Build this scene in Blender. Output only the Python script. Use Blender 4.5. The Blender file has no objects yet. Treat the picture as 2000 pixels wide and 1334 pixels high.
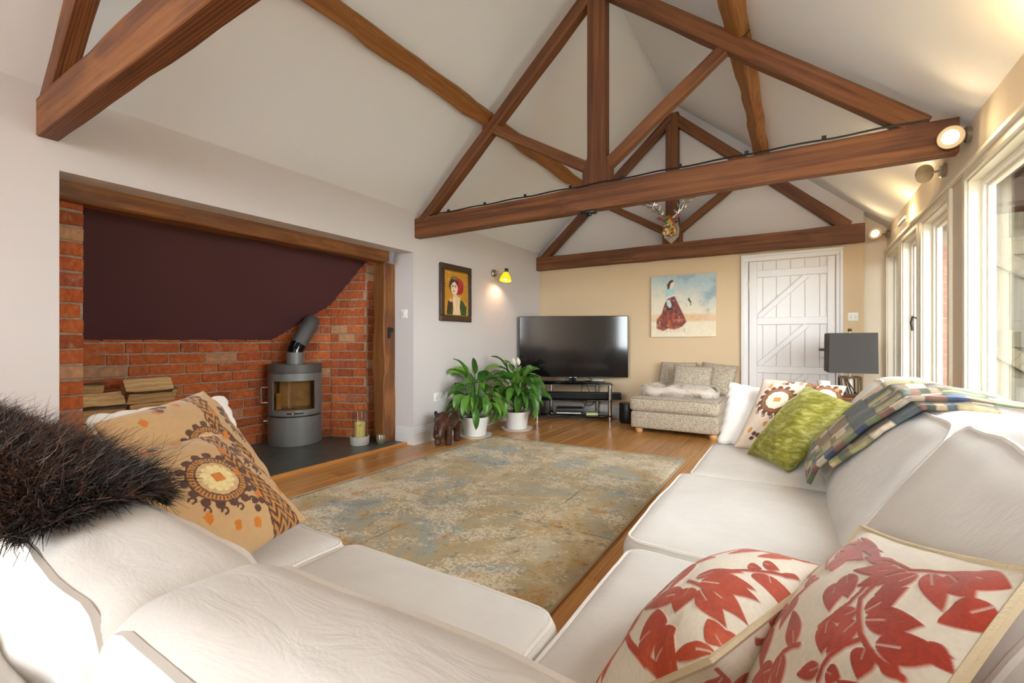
import bpy, bmesh, math, random
import numpy as np
from mathutils import Vector, Matrix, Euler

random.seed(7); rng = np.random.default_rng(7)
scene = bpy.context.scene
COL = scene.collection

# ------------------------------------------------------------------ camera, world, exposure
cam_d = bpy.data.cameras.new('camera'); cam = bpy.data.objects.new('camera', cam_d); COL.objects.link(cam)
cam_d.sensor_width = 36.0; cam_d.lens = 898.0/2000.0*36.0; cam_d.clip_start = 0.02; cam_d.clip_end = 200
CAMH = 1.027
cam.location = (0, 0, CAMH); cam.rotation_euler = (math.pi/2, 0, math.atan2(560, 898))
scene.camera = cam
scene.view_settings.view_transform = 'Standard'
scene.view_settings.look = 'None'
scene.view_settings.exposure = 1.62
scene.view_settings.gamma = 1.0
scene.view_settings.use_curve_mapping = False
scene.cycles.use_denoising = True
scene.cycles.max_bounces = 10; scene.cycles.diffuse_bounces = 8; scene.cycles.glossy_bounces = 4
scene.cycles.transparent_max_bounces = 16; scene.cycles.sample_clamp_indirect = 6.0
scene.cycles.caustics_reflective = False; scene.cycles.caustics_refractive = False

world = bpy.data.worlds.new('sky'); scene.world = world; world.use_nodes = True
bg = world.node_tree.nodes['Background']
bg.inputs[0].default_value = (0.91, 0.965, 1.0, 1); bg.inputs[1].default_value = 7.5

def portal(loc, rot, sx, sy):
    l = bpy.data.lights.new('window_portal', 'AREA'); l.shape = 'RECTANGLE'; l.size = sx; l.size_y = sy
    l.cycles.is_portal = True
    o = bpy.data.objects.new('window_portal', l); COL.objects.link(o); o.location = loc; o.rotation_euler = rot
XL, XR, YB, YF = -3.25, 0.78, 6.0, -5.2     # left wall, right (window) wall, back wall, wall behind the camera
RX, RZ, ZL, ZR = -1.37, 4.05, 2.32, 2.205   # ridge and wall-plate heights
WIN = [(5.40, 6.05), (4.62, 5.24), (3.76, 4.47), (2.35, 3.415), (1.05, 2.15)]
WZ0, WZ1 = 0.25, 1.90
for (a, b) in WIN:
    portal((XR+0.12, (a+b)/2, (WZ0+WZ1)/2), (0, math.pi/2, 0), WZ1-WZ0, b-a)
portal((-1.25, YF-0.03, 2.1), (math.pi/2, 0, 0), 3.5, 2.2)

# ------------------------------------------------------------------ small helpers
def lin(c):
    c = np.asarray(c, float)
    return np.where(c <= 0.04045, c/12.92, ((c+0.055)/1.055)**2.4)
def hx(s):
    s = s.lstrip('#'); return tuple(lin([int(s[i:i+2], 16)/255 for i in (0, 2, 4)]))

class NT:
    def __init__(self, name):
        self.m = bpy.data.materials.new(name); self.m.use_nodes = True
        self.t = self.m.node_tree; self.n = self.t.nodes; self.b = self.n['Principled BSDF']; self.out = self.n['Material Output']
    def add(self, ty, ins=None, **kw):
        n = self.n.new(ty)
        for k, v in kw.items(): setattr(n, k, v)
        if ins:
            for k, v in ins.items():
                if isinstance(v, bpy.types.NodeSocket): self.t.links.new(v, n.inputs[k])
                else: n.inputs[k].default_value = v
        return n
    def link(self, a, b): self.t.links.new(a, b)
    def ramp(self, fac, stops, interp='LINEAR'):
        r = self.n.new('ShaderNodeValToRGB'); e = r.color_ramp.elements; r.color_ramp.interpolation = interp
        while len(e) < len(stops): e.new(0.5)
        for i, (p, c) in enumerate(stops):
            e[i].position = p; e[i].color = (*c[:3], 1)
        self.link(fac, r.inputs[0]); return r.outputs[0]
    def mix(self, fac, a, b, mode='MIX'):
        n = self.n.new('ShaderNodeMix'); n.data_type = 'RGBA'; n.blend_type = mode
        for i, v in ((0, fac), (6, a), (7, b)):
            if isinstance(v, bpy.types.NodeSocket): self.link(v, n.inputs[i])
            else: n.inputs[i].default_value = v if i == 0 else (*v[:3], 1)
        return n.outputs[2]
    def coord(self, scale=(1, 1, 1), kind='Object', loc=(0, 0, 0), rot=(0, 0, 0)):
        tc = self.n.new('ShaderNodeTexCoord'); mp = self.n.new('ShaderNodeMapping')
        mp.inputs['Scale'].default_value = scale; mp.inputs['Location'].default_value = loc; mp.inputs['Rotation'].default_value = rot
        self.link(tc.outputs[kind], mp.inputs[0]); return mp.outputs[0]
    def noise(self, vec, scale=5, detail=4, rough=0.55, dist=0.0):
        n = self.add('ShaderNodeTexNoise', {'Vector': vec, 'Scale': scale, 'Detail': detail, 'Roughness': rough, 'Distortion': dist})
        return n.outputs[0]
    def bump(self, h, strength=0.3, dist=0.01):
        b = self.add('ShaderNodeBump', {'Height': h, 'Strength': strength, 'Distance': dist}); self.link(b.outputs[0], self.b.inputs['Normal']); return b
    def base(self, v):
        if isinstance(v, bpy.types.NodeSocket): self.link(v, self.b.inputs['Base Color'])
        else: self.b.inputs['Base Color'].default_value = (*v[:3], 1)
    def set(self, **kw):
        for k, v in kw.items():
            self.b.inputs[k.replace('_', ' ')].default_value = v
        return self.m

MATS = {}
def simple(name, col, rough=0.5, metal=0.0, bump=None, vary=None, spec=0.5, sheen=0.0):
    n = NT(name); n.set(Roughness=rough, Metallic=metal, Specular_IOR_Level=spec)
    if sheen: n.set(Sheen_Weight=sheen)
    c = hx(col) if isinstance(col, str) else col
    if vary:
        sc, amt = vary; v = n.coord()
        f = n.noise(v, sc, 4)
        n.base(n.ramp(f, [(0.3, tuple(np.array(c)*(1-amt))), (0.7, tuple(np.clip(np.array(c)*(1+amt), 0, 1)))]))
    else: n.base(c)
    if bump:
        sc, st = bump; n.bump(n.noise(n.coord(), sc, 3), st, 0.004)
    MATS[name] = n.m; return n.m

def wood(name, stops, scale=(1.2, 12, 12), rough=0.55, ring=0.35, bump=0.25, rand=0.25, long=0):
    """grain runs along local axis `long`"""
    n = NT(name); n.set(Roughness=rough)
    s = [scale[1]]*3; s[long] = scale[0]
    oi = n.add('ShaderNodeObjectInfo')
    tc = n.n.new('ShaderNodeTexCoord')
    sh = n.add('ShaderNodeVectorMath', {0: tc.outputs['Object']}, operation='ADD')
    mu = n.add('ShaderNodeMath', {0: oi.outputs['Random'], 1: 37.0}, operation='MULTIPLY')
    cb = n.add('ShaderNodeCombineXYZ', {0: mu.outputs[0], 1: mu.outputs[0], 2: mu.outputs[0]})
    n.link(cb.outputs[0], sh.inputs[1])
    mp = n.add('ShaderNodeMapping', {'Scale': tuple(s)}); n.link(sh.outputs[0], mp.inputs[0])
    v = mp.outputs[0]
    f1 = n.noise(v, 1.6, 6, 0.6, 0.8)
    s2 = [v_*5 for v_ in s]; s2[long] = s[long]*1.2
    mp2 = n.add('ShaderNodeMapping', {'Scale': tuple(s2)}); n.link(sh.outputs[0], mp2.inputs[0])
    f2 = n.noise(mp2.outputs[0], 2.0, 3, 0.6, 0.3)
    w = n.add('ShaderNodeTexWave', bands_direction=('Y', 'X', 'X')[long], ins={'Vector': v, 'Scale': 1.1, 'Distortion': 7.0, 'Detail': 3.0, 'Detail Scale': 0.7})
    m1 = n.add('ShaderNodeMix', {0: ring, 2: f1, 3: w.outputs['Fac']})
    m2 = n.add('ShaderNodeMix', {0: 0.3, 2: m1.outputs[0], 3: f2})
    c = n.ramp(m2.outputs[0], stops)
    hs = n.add('ShaderNodeHueSaturation', {'Color': c})
    mr = n.add('ShaderNodeMapRange', {0: oi.outputs['Random'], 3: 1-rand, 4: 1+rand}); n.link(mr.outputs[0], hs.inputs['Value'])
    n.base(hs.outputs[0]); n.bump(m2.outputs[0], bump, 0.004)
    MATS[name] = n.m; return n.m

def attr_mat(name, rough=0.8, sheen=0.0, bump=None):
    n = NT(name); n.set(Roughness=rough)
    if sheen: n.set(Sheen_Weight=sheen)
    a = n.add('ShaderNodeAttribute'); a.attribute_name = 'print'
    n.base(a.outputs['Color'])
    if bump: n.bump(n.noise(n.coord(), bump[0], 2), bump[1], 0.002)
    MATS[name] = n.m; return n.m

# ---- value noise in numpy
_perm = rng.random((64, 64, 64))
def vnoise(x, y, z=0.0):
    x, y, z = np.broadcast_arrays(np.asarray(x, float), np.asarray(y, float), np.asarray(z, float))
    xi, yi, zi = np.floor(x).astype(int), np.floor(y).astype(int), np.floor(z).astype(int)
    fx, fy, fz = x-xi, y-yi, z-zi
    fx, fy, fz = (f*f*(3-2*f) for f in (fx, fy, fz))
    g = lambda a, b, c: _perm[(xi+a) % 64, (yi+b) % 64, (zi+c) % 64]
    l = lambda a, b, t: a+(b-a)*t
    return l(l(l(g(0,0,0), g(1,0,0), fx), l(g(0,1,0), g(1,1,0), fx), fy), l(l(g(0,0,1), g(1,0,1), fx), l(g(0,1,1), g(1,1,1), fx), fy), fz)*2-1
def fbm(x, y, z=0.0, o=4):
    s = 0; a = 1; t = 0
    for i in range(o):
        s = s + a*vnoise(x*2**i+i*7.3, y*2**i+i*3.1, np.asarray(z)*2**i+i*5.7); t += a; a *= 0.5
    return s/t

# ---- objects
def tag(o, label=None, cat=None, group=None, kind=None):
    if label: o['label'] = label
    if cat: o['category'] = cat
    if group: o['group'] = group
    if kind: o['kind'] = kind
    return o
ORIG = {}
def attach(o, parent):
    if parent is not None:
        o.parent = parent; o.matrix_parent_inverse = ORIG.get(parent.name, Matrix.Identity(4))
    return o
def thing(name, label, cat, loc=(0, 0, 0), group=None):
    o = bpy.data.objects.new(name, None); COL.objects.link(o); o.location = loc; o.empty_display_size = 0.1
    ORIG[o.name] = Matrix.Translation(-Vector(loc))
    return tag(o, label, cat, group)
def obj(name, me, mat=None, parent=None, mx=None):
    o = bpy.data.objects.new(name, me); COL.objects.link(o)
    if mat is not None and not me.materials: me.materials.append(mat)
    if mx is not None: o.matrix_basis = mx
    pm = None
    if parent is not None:
        o.parent = parent
        o.matrix_parent_inverse = ORIG.get(parent.name, Matrix.Identity(4))
    if mx is not None:
        # children of this object keep world coordinates
        base = mx
        ORIG[o.name] = mx.inverted()
    return o
def mesh(verts, faces, smooth=False):
    me = bpy.data.meshes.new('m'); me.from_pydata([tuple(v) for v in verts], [], [tuple(f) for f in faces]); me.update()
    if smooth: me.shade_smooth()
    return me
def shade_auto(me, ang=40):
    me.shade_smooth()
    try: me.set_sharp_from_angle(angle=math.radians(ang))
    except Exception: pass
    return me
def box_me(lo, hi, bev=0.0, seg=1):
    lo, hi = np.minimum(lo, hi), np.maximum(lo, hi)
    bm = bmesh.new(); bmesh.ops.create_cube(bm, size=1)
    for v in bm.verts:
        v.co = Vector([lo[i]+(v.co[i]+0.5)*(hi[i]-lo[i]) for i in range(3)])
    if bev > 0:
        bmesh.ops.bevel(bm, geom=list(bm.edges), offset=min(bev, 0.49*float(min(hi-lo))), segments=seg, affect='EDGES', profile=0.5)
    me = bpy.data.meshes.new('m'); bm.to_mesh(me); bm.free()
    if bev > 0 and seg > 1: shade_auto(me, 35)
    return me
def box(name, lo, hi, mat, parent=None, bev=0.0, seg=1, mx=None):
    return obj(name, box_me(np.array(lo, float), np.array(hi, float), bev, seg), mat, parent, mx)
def boxes_me(lst, bev=0.0):
    bm = bmesh.new()
    for lo, hi in lst:
        b2 = box_me(np.array(lo, float), np.array(hi, float), bev); bm.from_mesh(b2); bpy.data.meshes.remove(b2)
    me = bpy.data.meshes.new('m'); bm.to_mesh(me); bm.free(); return me
def prism_me(poly, axis, a, b):
    """extrude 2D poly (in the two other axes, cyclic order) along axis from a to b"""
    n = len(poly); vs = []
    for t in (a, b):
        for p in poly:
            v = [0, 0, 0]; v[axis] = t; o = [i for i in range(3) if i != axis]; v[o[0]] = p[0]; v[o[1]] = p[1]; vs.append(v)
    fs = [list(range(n))[::-1], list(range(n, 2*n))]+[[i, (i+1) % n, n+(i+1) % n, n+i] for i in range(n)]
    me = mesh(vs, fs); bm = bmesh.new(); bm.from_mesh(me); bmesh.ops.recalc_face_normals(bm, faces=bm.faces); bm.to_mesh(me); bm.free(); return me
def frame_mx(p0, xdir, up=(0, 0, 1)):
    x = Vector(xdir).normalized(); u = Vector(up)
    y = u.cross(x)
    if y.length < 1e-4: y = Vector((0, 1, 0))
    y.normalize(); z = x.cross(y)
    m = Matrix((x, y, z)).transposed().to_4x4(); m.translation = Vector(p0); return m
def beam(name, p0, p1, w, h, mat, parent=None, up=(0, 0, 1), bev=0.006, wav=0.004, cuts=10):
    """timber from p0 to p1 (centre line), w across, h in the up direction, slightly uneven"""
    p0, p1 = Vector(p0), Vector(p1); L = (p1-p0).length; mx = frame_mx(p0, p1-p0, up)
    prof = []
    b = bev
    for sx, sy in ((-1, -1), (1, -1), (1, 1), (-1, 1)):
        cx, cy = sx*(w/2), sy*(h/2)
        a1, a2 = (cx, cy-sy*b), (cx-sx*b, cy)
        prof += [a1, a2] if sx*sy < 0 else [a2, a1]
    prof = sorted(prof, key=lambda p: math.atan2(p[1]/h, p[0]/w))
    vs = []; fs = []; m = len(prof); off = random.random()*50
    for i in range(cuts+1):
        x = L*i/cuts; j = wav if 0 < i < cuts else wav*0.3
        for k, (py, pz) in enumerate(prof):
            vs.append((x, py+j*float(vnoise(x*5+off, k//2*3.3, 1)), pz+j*float(vnoise(x*4+off, k//2*2.7, 9))))
    for i in range(cuts):
        for k in range(m):
            fs.append((i*m+k, (i+1)*m+k, (i+1)*m+(k+1) % m, i*m+(k+1) % m))
    fs.append(tuple(range(m))[::-1]); fs.append(tuple(range(cuts*m, cuts*m+m)))
    me = mesh(vs, fs); bm = bmesh.new(); bm.from_mesh(me); bmesh.ops.recalc_face_normals(bm, faces=bm.faces); bm.to_mesh(me); bm.free()
    return obj(name, me, mat, parent, mx)
def tube_me(pts, r, seg=8, closed=False, caps=True):
    pts = [Vector(p) for p in pts]; n = len(pts)
    rs = r if hasattr(r, '__len__') else [r]*n
    vs = []; fs = []; prev = None
    for i, p in enumerate(pts):
        a = pts[(i-1) % n] if (closed or i > 0) else p
        b = pts[(i+1) % n] if (closed or i < n-1) else p
        t = (b-a); t = t.normalized() if t.length > 1e-9 else Vector((0, 0, 1))
        if prev is None:
            ref = Vector((0, 0, 1)) if abs(t.z) < 0.9 else Vector((1, 0, 0))
            nn = t.cross(ref).normalized()
        else:
            nn = (prev-t*prev.dot(t)); nn = nn.normalized() if nn.length > 1e-6 else t.orthogonal().normalized()
        prev = nn; bb = t.cross(nn)
        for k in range(seg):
            an = 2*math.pi*k/seg; vs.append(p+(nn*math.cos(an)+bb*math.sin(an))*rs[i])
    m = n if closed else n-1
    for i in range(m):
        for k in range(seg):
            a, b = i*seg, ((i+1) % n)*seg
            fs.append((a+k, a+(k+1) % seg, b+(k+1) % seg, b+k))
    if not closed and caps:
        fs.append(tuple(range(seg))[::-1]); fs.append(tuple(range((n-1)*seg, n*seg)))
    me = mesh(vs, fs, True); shade_auto(me, 50); return me
def tube(name, pts, r, mat, parent=None, seg=8, closed=False): return obj(name, tube_me(pts, r, seg, closed), mat, parent)
def lathe_me(prof, seg=32, c=(0, 0, 0), ang=40):
    vs = []; fs = []; n = len(prof)
    for r, z in prof:
        for k in range(seg):
            a = 2*math.pi*k/seg; vs.append((c[0]+max(r, 1e-5)*math.cos(a), c[1]+max(r, 1e-5)*math.sin(a), c[2]+z))
    for i in range(n-1):
        for k in range(seg):
            fs.append((i*seg+k, i*seg+(k+1) % seg, (i+1)*seg+(k+1) % seg, (i+1)*seg+k))
    me = mesh(vs, fs); bm = bmesh.new(); bm.from_mesh(me); bmesh.ops.remove_doubles(bm, verts=bm.verts, dist=1e-4); bmesh.ops.recalc_face_normals(bm, faces=bm.faces); bm.to_mesh(me); bm.free()
    return shade_auto(me, ang)
def lathe(name, prof, mat, parent=None, seg=32, c=(0, 0, 0), mx=None): return obj(name, lathe_me(prof, seg, c), mat, parent, mx)
def grid_faces(ny, nx, off=0, flip=False):
    f = []
    for j in range(ny-1):
        for i in range(nx-1):
            a = off+j*nx+i; q = (a, a+1, a+nx+1, a+nx); f.append(q[::-1] if flip else q)
    return f
def set_print(me, cols):
    ca = me.color_attributes.new('print', 'FLOAT_COLOR', 'POINT')
    c = np.ones((len(me.vertices), 4), np.float32); c[:, :3] = cols; ca.data.foreach_set('color', c.ravel())
def softbox_me(lo, hi, r, n=16, deform=None):
    """rounded box as a dense quad mesh; deform(P) -> P"""
    lo, hi = np.array(lo, float), np.array(hi, float); c = (lo+hi)/2; hlf = (hi-lo)/2; r = min(r, hlf.min()*0.98)
    vs = []; fs = []; key = {}
    s = np.linspace(-1, 1, n+1); s = np.sign(s)*(1-(1-abs(s))**1.6)
    for ax in range(3):
        for sg in (-1, 1):
            o = [(ax+1) % 3, (ax+2) % 3]; idx = np.zeros((n+1, n+1), int)
            for i in range(n+1):
                for j in range(n+1):
                    q = [0, 0, 0]; q[ax] = sg; q[o[0]] = s[i]; q[o[1]] = s[j]
                    k = (round(q[0], 5), round(q[1], 5), round(q[2], 5))
                    if k not in key: key[k] = len(vs); vs.append(k)
                    idx[i, j] = key[k]
            for i in range(n):
                for j in range(n):
                    f = (idx[i, j], idx[i+1, j], idx[i+1, j+1], idx[i, j+1]); fs.append(f if sg > 0 else f[::-1])
    P = np.array(vs)*hlf; inner = np.clip(P, -(hlf-r), hlf-r); d = P-inner; L = np.linalg.norm(d, axis=1, keepdims=True)
    P = np.where(L > 1e-9, inner+d/np.maximum(L, 1e-9)*r, P)+c
    U = np.array(vs)
    if deform: P = deform(P, U)
    me = mesh(P, fs, True); return me
# ------------------------------------------------------------------ materials
m_wall = simple('white_wall_paint', '#d3cfce', 0.85, bump=(60, 0.05))
m_ceil = simple('white_ceiling_paint', '#e6ecf4', 0.9, bump=(40, 0.04))
m_beige = simple('beige_wall_paint', '#d6bf9c', 0.85, bump=(60, 0.05))
m_wallr = simple('stone_beige_paint', '#e4d8c4', 0.8)
m_white = simple('white_gloss_paint', '#dedddc', 0.35)
m_cream = simple('cream_frame_paint', '#ebe3cd', 0.45)
m_frame = simple('white_frame_paint', '#f2efe6', 0.4)
m_purple = simple('aubergine_paint', '#5a3638', 0.75, bump=(30, 0.05))
m_mortar = simple('mortar', '#a8927c', 0.95, vary=(40, 0.25), bump=(150, 0.6))
m_slate = simple('slate', '#4f5550', 0.38, vary=(6, 0.22), bump=(25, 0.12))
m_truss = wood('stained_pine', [(0.25, hx('#32180a')), (0.42, hx('#5c3216')), (0.56, hx('#75451f')), (0.8, hx('#90602f'))], (0.7, 24, 24), 0.6, 0.25, 0.35, 0.10)
m_purlin = wood('light_oak_timber', [(0.25, hx('#643a15')), (0.5, hx('#8f5c2a')), (0.75, hx('#b0804a'))], (0.8, 22, 22), 0.6, 0.22, 0.4, 0.08)
m_header = wood('oak_timber', [(0.25, hx('#4c2810')), (0.5, hx('#7d4c20')), (0.75, hx('#a06c36'))], (0.8, 22, 22), 0.55, 0.25, 0.4, 0.08)
m_floor = wood('oak_boards', [(0.2, hx('#9c6530')), (0.5, hx('#c48c4e')), (0.8, hx('#d9a86c'))], (0.8, 18, 18), 0.24, 0.18, 0.06, 0.15, long=1)
m_weather = wood('weathered_boards', [(0.2, hx('#3a3629')), (0.5, hx('#655d49')), (0.8, hx('#857b64'))], (1.0, 16, 16), 0.9, 0.15, 0.5, 0.2, long=2)
m_trim = wood('oak_edging', [(0.2, hx('#a8692c')), (0.8, hx('#cf9450'))], (0.8, 20, 20), 0.35, 0.2, 0.1, 0.05, long=1)
m_darkwood = wood('dark_rafters', [(0.2, hx('#2c2018')), (0.7, hx('#54402e'))], (1.0, 10, 10), 0.9, 0.2, 0.4, 0.2, long=1)
m_chrome = simple('brushed_metal', '#b9b4ac', 0.28, 1.0)
m_silver = simple('silver_cast', '#c9c7c4', 0.22, 1.0)
m_black = simple('black_plastic', '#141414', 0.4)
m_gloss = simple('gloss_black_glass', '#08080a', 0.06)
m_brass = simple('brass', '#a98a4d', 0.35, 1.0)
m_plastic = simple('white_plastic', '#efeee9', 0.35)

def brick_mat():
    n = NT('red_brick'); n.set(Roughness=0.9)
    oi = n.add('ShaderNodeObjectInfo'); v = n.coord((1, 1, 1))
    mu = n.add('ShaderNodeMath', {0: oi.outputs['Random'], 1: 91.0}, operation='MULTIPLY')
    cb = n.add('ShaderNodeCombineXYZ', {0: mu.outputs[0], 2: mu.outputs[0]})
    sv = n.add('ShaderNodeVectorMath', {0: v, 1: cb.outputs[0]}, operation='ADD').outputs[0]
    base = n.ramp(oi.outputs['Random'], [(0.0, hx('#93421f')), (0.2, hx('#b65424')), (0.42, hx('#cd6a2e')), (0.6, hx('#bf5526')), (0.78, hx('#d97d42')), (0.9, hx('#a54a33')), (0.97, hx('#cfa67c'))])
    f = n.noise(sv, 22, 5, 0.65)
    c = n.mix(n.ramp(f, [(0.35, (0, 0, 0)), (0.7, (1, 1, 1))]), n.mix(0.45, base, hx('#5c2c1a')), n.mix(0.25, base, hx('#e08a50')))
    g = n.noise(sv, 9, 4, 0.6)
    c = n.mix(n.ramp(g, [(0.58, (0, 0, 0)), (0.74, (0.5, 0.5, 0.5))]), c, hx('#b89a80'))
    n.base(c); n.bump(n.noise(sv, 70, 4, 0.7), 0.6, 0.004); return n.m
m_brick = brick_mat()

def glass_mat(name, tint=(1, 1, 1), refl=0.8):
    n = NT(name); tr = n.add('ShaderNodeBsdfTransparent', {0: (*tint, 1)}); gl = n.add('ShaderNodeBsdfGlossy', {'Roughness': 0.02})
    lw = n.add('ShaderNodeLayerWeight', {'Blend': 0.5}); pw = n.add('ShaderNodeMath', {0: lw.outputs['Facing'], 1: 4.0}, operation='POWER')
    mm = n.add('ShaderNodeMath', {0: pw.outputs[0], 1: refl*0.7, 2: 0.04}, operation='MULTIPLY_ADD')
    mx = n.add('ShaderNodeMixShader', {0: mm.outputs[0], 1: tr.outputs[0], 2: gl.outputs[0]}); n.link(mx.outputs[0], n.out.inputs[0]); return n.m
m_glass = glass_mat('clear_glass')
def emit(name, col, st):
    n = NT(name); n.base(col); n.b.inputs['Emission Color'].default_value = (*col, 1); n.b.inputs['Emission Strength'].default_value = st; return n.m

def struct(name, me, mat, label=None):
    o = obj(name, me, mat); o['kind'] = 'structure'
    if label: o['label'] = label
    return o

# ------------------------------------------------------------------ room shell
OP0, OP1, OPZ = 0.78, 3.36, 1.913            # alcove opening in the left wall
AX = XL-0.17                                 # back of the left wall
struct('wall_left', boxes_me([((AX, YF, 0), (XL, OP0, ZL+0.02))]), m_wall, 'off-white painted wall on the near side of the brick alcove')
struct('wall_left_over', boxes_me([((AX, OP0, OPZ), (XL, OP1, ZL+0.02))]), m_wall, 'off-white painted wall above the brick alcove')
struct('wall_left_far', boxes_me([((AX-0.09, OP1, 0), (XL, YB+0.2, ZL+0.02))]), m_wall, 'off-white painted wall behind the plants and the portrait')
struct('wall_alcove_end', boxes_me([((-4.9, OP1+0.1, 0), (AX-0.09, OP1+0.25, 2.1))]), m_wall)
struct('wall_alcove_near', boxes_me([((-4.9, OP0-0.1, 0), (AX, OP0-0.002, 2.1))]), m_wall)
struct('wall_back', prism_me([(XL-0.1, 0), (0.575, 0), (0.575, 2.10), (XL-0.1, 2.10)], 1, YB, YB+0.12), m_beige, 'warm beige end wall behind the television and the door')
def gable(y0, y1, z0, x1): return prism_me([(XL-0.1, z0), (x1, z0), (x1, max(z0+0.01, ZR+(XR-x1)*0.861)), (RX, RZ+0.03), (XL-0.1, ZL-0.06)], 1, y0, y1)
struct('wall_gable', gable(YB, YB+0.12, 2.10, 0.575), m_wall, 'white painted gable above the end tie beam')
struct('wall_return', boxes_me([((0.575, YB+0.14, 0), (XR+0.2, YB+0.26, 2.5)), ((0.565, YB+0.12, 0), (0.60, YB+0.26, 2.5))]), m_wallr, 'narrow beige return wall beside the windows')
# right wall with window openings
ops = sorted(WIN); segs = []; prev = YF
for a, b in ops:
    segs.append(((XR, prev, 0), (XR+0.10, a, ZR+0.03))); prev = b
    segs.append(((XR, a, 0), (XR+0.10, b, WZ0))); segs.append(((XR, a, WZ1), (XR+0.10, b, ZR+0.03)))
segs.append(((XR, prev, 0), (XR+0.10, YB+0.2, ZR+0.03)))
struct('wall_right', boxes_me(segs), m_wallr, 'stone-beige window wall')
# wall behind the camera with wide glazed doors
struct('wall_front', boxes_me([((XL-0.1, YF-0.15, 0), (-3.0, YF, 4.2)), ((0.5, YF-0.15, 0), (XR+0.2, YF, 4.2)), ((-3.0, YF-0.15, 3.2), (0.5, YF, 4.2)), ((-3.0, YF-0.15, 0), (0.5, YF, 1.0))]), m_wall)
# ceiling: two pitched planes
def slope(xa, za, xb, zb):
    return prism_me([(xa, za), (xb, zb), (xb, zb+0.12), (xa, za+0.12)], 1, YF-0.2, YB+0.3)
struct('ceiling', slope(XL-0.2, ZL-0.2*0.92, RX, RZ), m_ceil, 'white vaulted ceiling slope above the alcove')
struct('ceiling', slope(RX, RZ, XR+0.25, ZR-0.25*0.861), m_ceil, 'white vaulted ceiling slope above the windows')
# floor boards
fl = struct('floor', box_me(np.array([XL-0.1, YF-0.1, -0.08]), np.array([XR+0.2, YB+0.3, -0.022])), simple('board_gap', '#c79058', 0.6), 'honey oak plank floor')
x = -3.31; i = 0
while x < XR+0.1:
    y = YF-random.random()*1.2
    while y < YB+0.15:
        L = 1.2+random.random()*1.3; y0, y1 = max(y, YF-0.05), min(y+L, YB+0.15)
        if y1-y0 > 0.05:
            o = obj('floor_board', box_me(np.array([-0.0885, -(y1-y0)/2+0.001, -0.02]), np.array([0.0885, (y1-y0)/2-0.001, 0.0]), 0.0022), m_floor, fl)
            o.location = (x+0.09, (y0+y1)/2, 0)
        y += L
    x += 0.18
# hearth edging
tag(box('trim_1', (-3.335, OP0, -0.02), (-3.312, OP1+0.03, 0.026), m_trim, bev=0.004), 'oak edging strip between slate hearth and floor', kind='structure')

# baseboards
def baseboard(name, p0, p1, n):
    p0, p1 = Vector((*p0, 0)), Vector((*p1, 0)); d = (p1-p0); L = d.length
    prof = [(0, 0), (0.022, 0), (0.022, 0.115), (0.016, 0.125), (0.016, 0.135), (0.010, 0.142), (0.008, 0.165), (0, 0.17)]
    vs = []; N = Vector((*n, 0))
    for t in (p0, p1):
        for a, z in prof: q = t+N*a; vs.append((q.x, q.y, z))
    k = len(prof); fs = [list(range(k)), list(range(k, 2*k))[::-1]]+[[i, k+i, k+(i+1) % k, (i+1) % k] for i in range(k)]
    me = mesh(vs, fs); bm = bmesh.new(); bm.from_mesh(me); bmesh.ops.recalc_face_normals(bm, faces=bm.faces); bm.to_mesh(me); bm.free()
    struct(name, me, m_white)
baseboard('baseboard_left', (XL, OP1-0.0005), (XL, YB), (1, 0))
baseboard('baseboard_jamb', (AX-0.06, OP1), (XL+0.022, OP1), (0, -1))
baseboard('baseboard_back', (XL, YB), (-0.565, YB), (0, -1))
baseboard('baseboard_near', (XL, YF), (XL, OP0), (1, 0))

# ------------------------------------------------------------------ windows in the right wall
def window(idx, y0, y1, detail=True):
    w = bpy.data.objects.new('window_%d' % idx, None); COL.objects.link(w); w.location = (XR, y0, WZ0); ORIG[w.name] = Matrix.Translation(-Vector(w.location)); w['kind'] = 'structure'
    X0 = XR
    # jamb lining
    obj('lining', boxes_me([((X0-0.004, y1-0.012, WZ0), (X0+0.095, y1, WZ1)), ((X0-0.004, y0, WZ0), (X0+0.095, y0+0.012, WZ1)), ((X0-0.004, y0, WZ1-0.012), (X0+0.095, y1, WZ1)), ((X0-0.03, y0, WZ0), (X0+0.095, y1, WZ0+0.025))]), m_cream, w)
    a = 0.030
    fx0, fx1 = X0+0.045, X0+0.095
    def ring(nm, xa, xb, ya, yb, za, zb, t, mat):
        obj(nm, boxes_me([((xa, ya, za), (xb, ya+t, zb)), ((xa, yb-t, za), (xb, yb, zb)), ((xa, ya+t, za), (xb, yb-t, za+t)), ((xa, ya+t, zb-t), (xb, yb-t, zb))], 0.004), mat, w)
    ring('frame', fx0, fx1, y0+0.012, y1-0.012, WZ0+0.025, WZ1-0.012, a, m_frame)
    ring('sash', fx0+0.015, fx1-0.01, y0+0.038, y1-0.038, WZ0+0.05, WZ1-0.038, 0.024, m_cream)
    box('pane', (fx0+0.028, y0+0.058, WZ0+0.07), (fx0+0.033, y1-0.058, WZ1-0.058), m_glass, w)
    # architrave on the wall face
    t = 0.045
    obj('architrave', boxes_me([((X0-0.018, y0-t, WZ0-0.02), (X0, y0, WZ1+t)), ((X0-0.018, y1, WZ0-0.02), (X0, y1+t, WZ1+t)), ((X0-0.018, y0, WZ1), (X0, y1, WZ1+t))], 0.003), m_cream, w)
    return w
for k, (a, b) in enumerate(WIN):
    w = window(k+1, a, b)
    if k == 1:
        tube('catch', [(XR+0.075, b-0.1, 1.22), (XR+0.045, b-0.1, 1.24), (XR+0.035, b-0.1, 1.19), (XR+0.045, b-0.1, 1.12)], 0.009, m_black, w)
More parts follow.
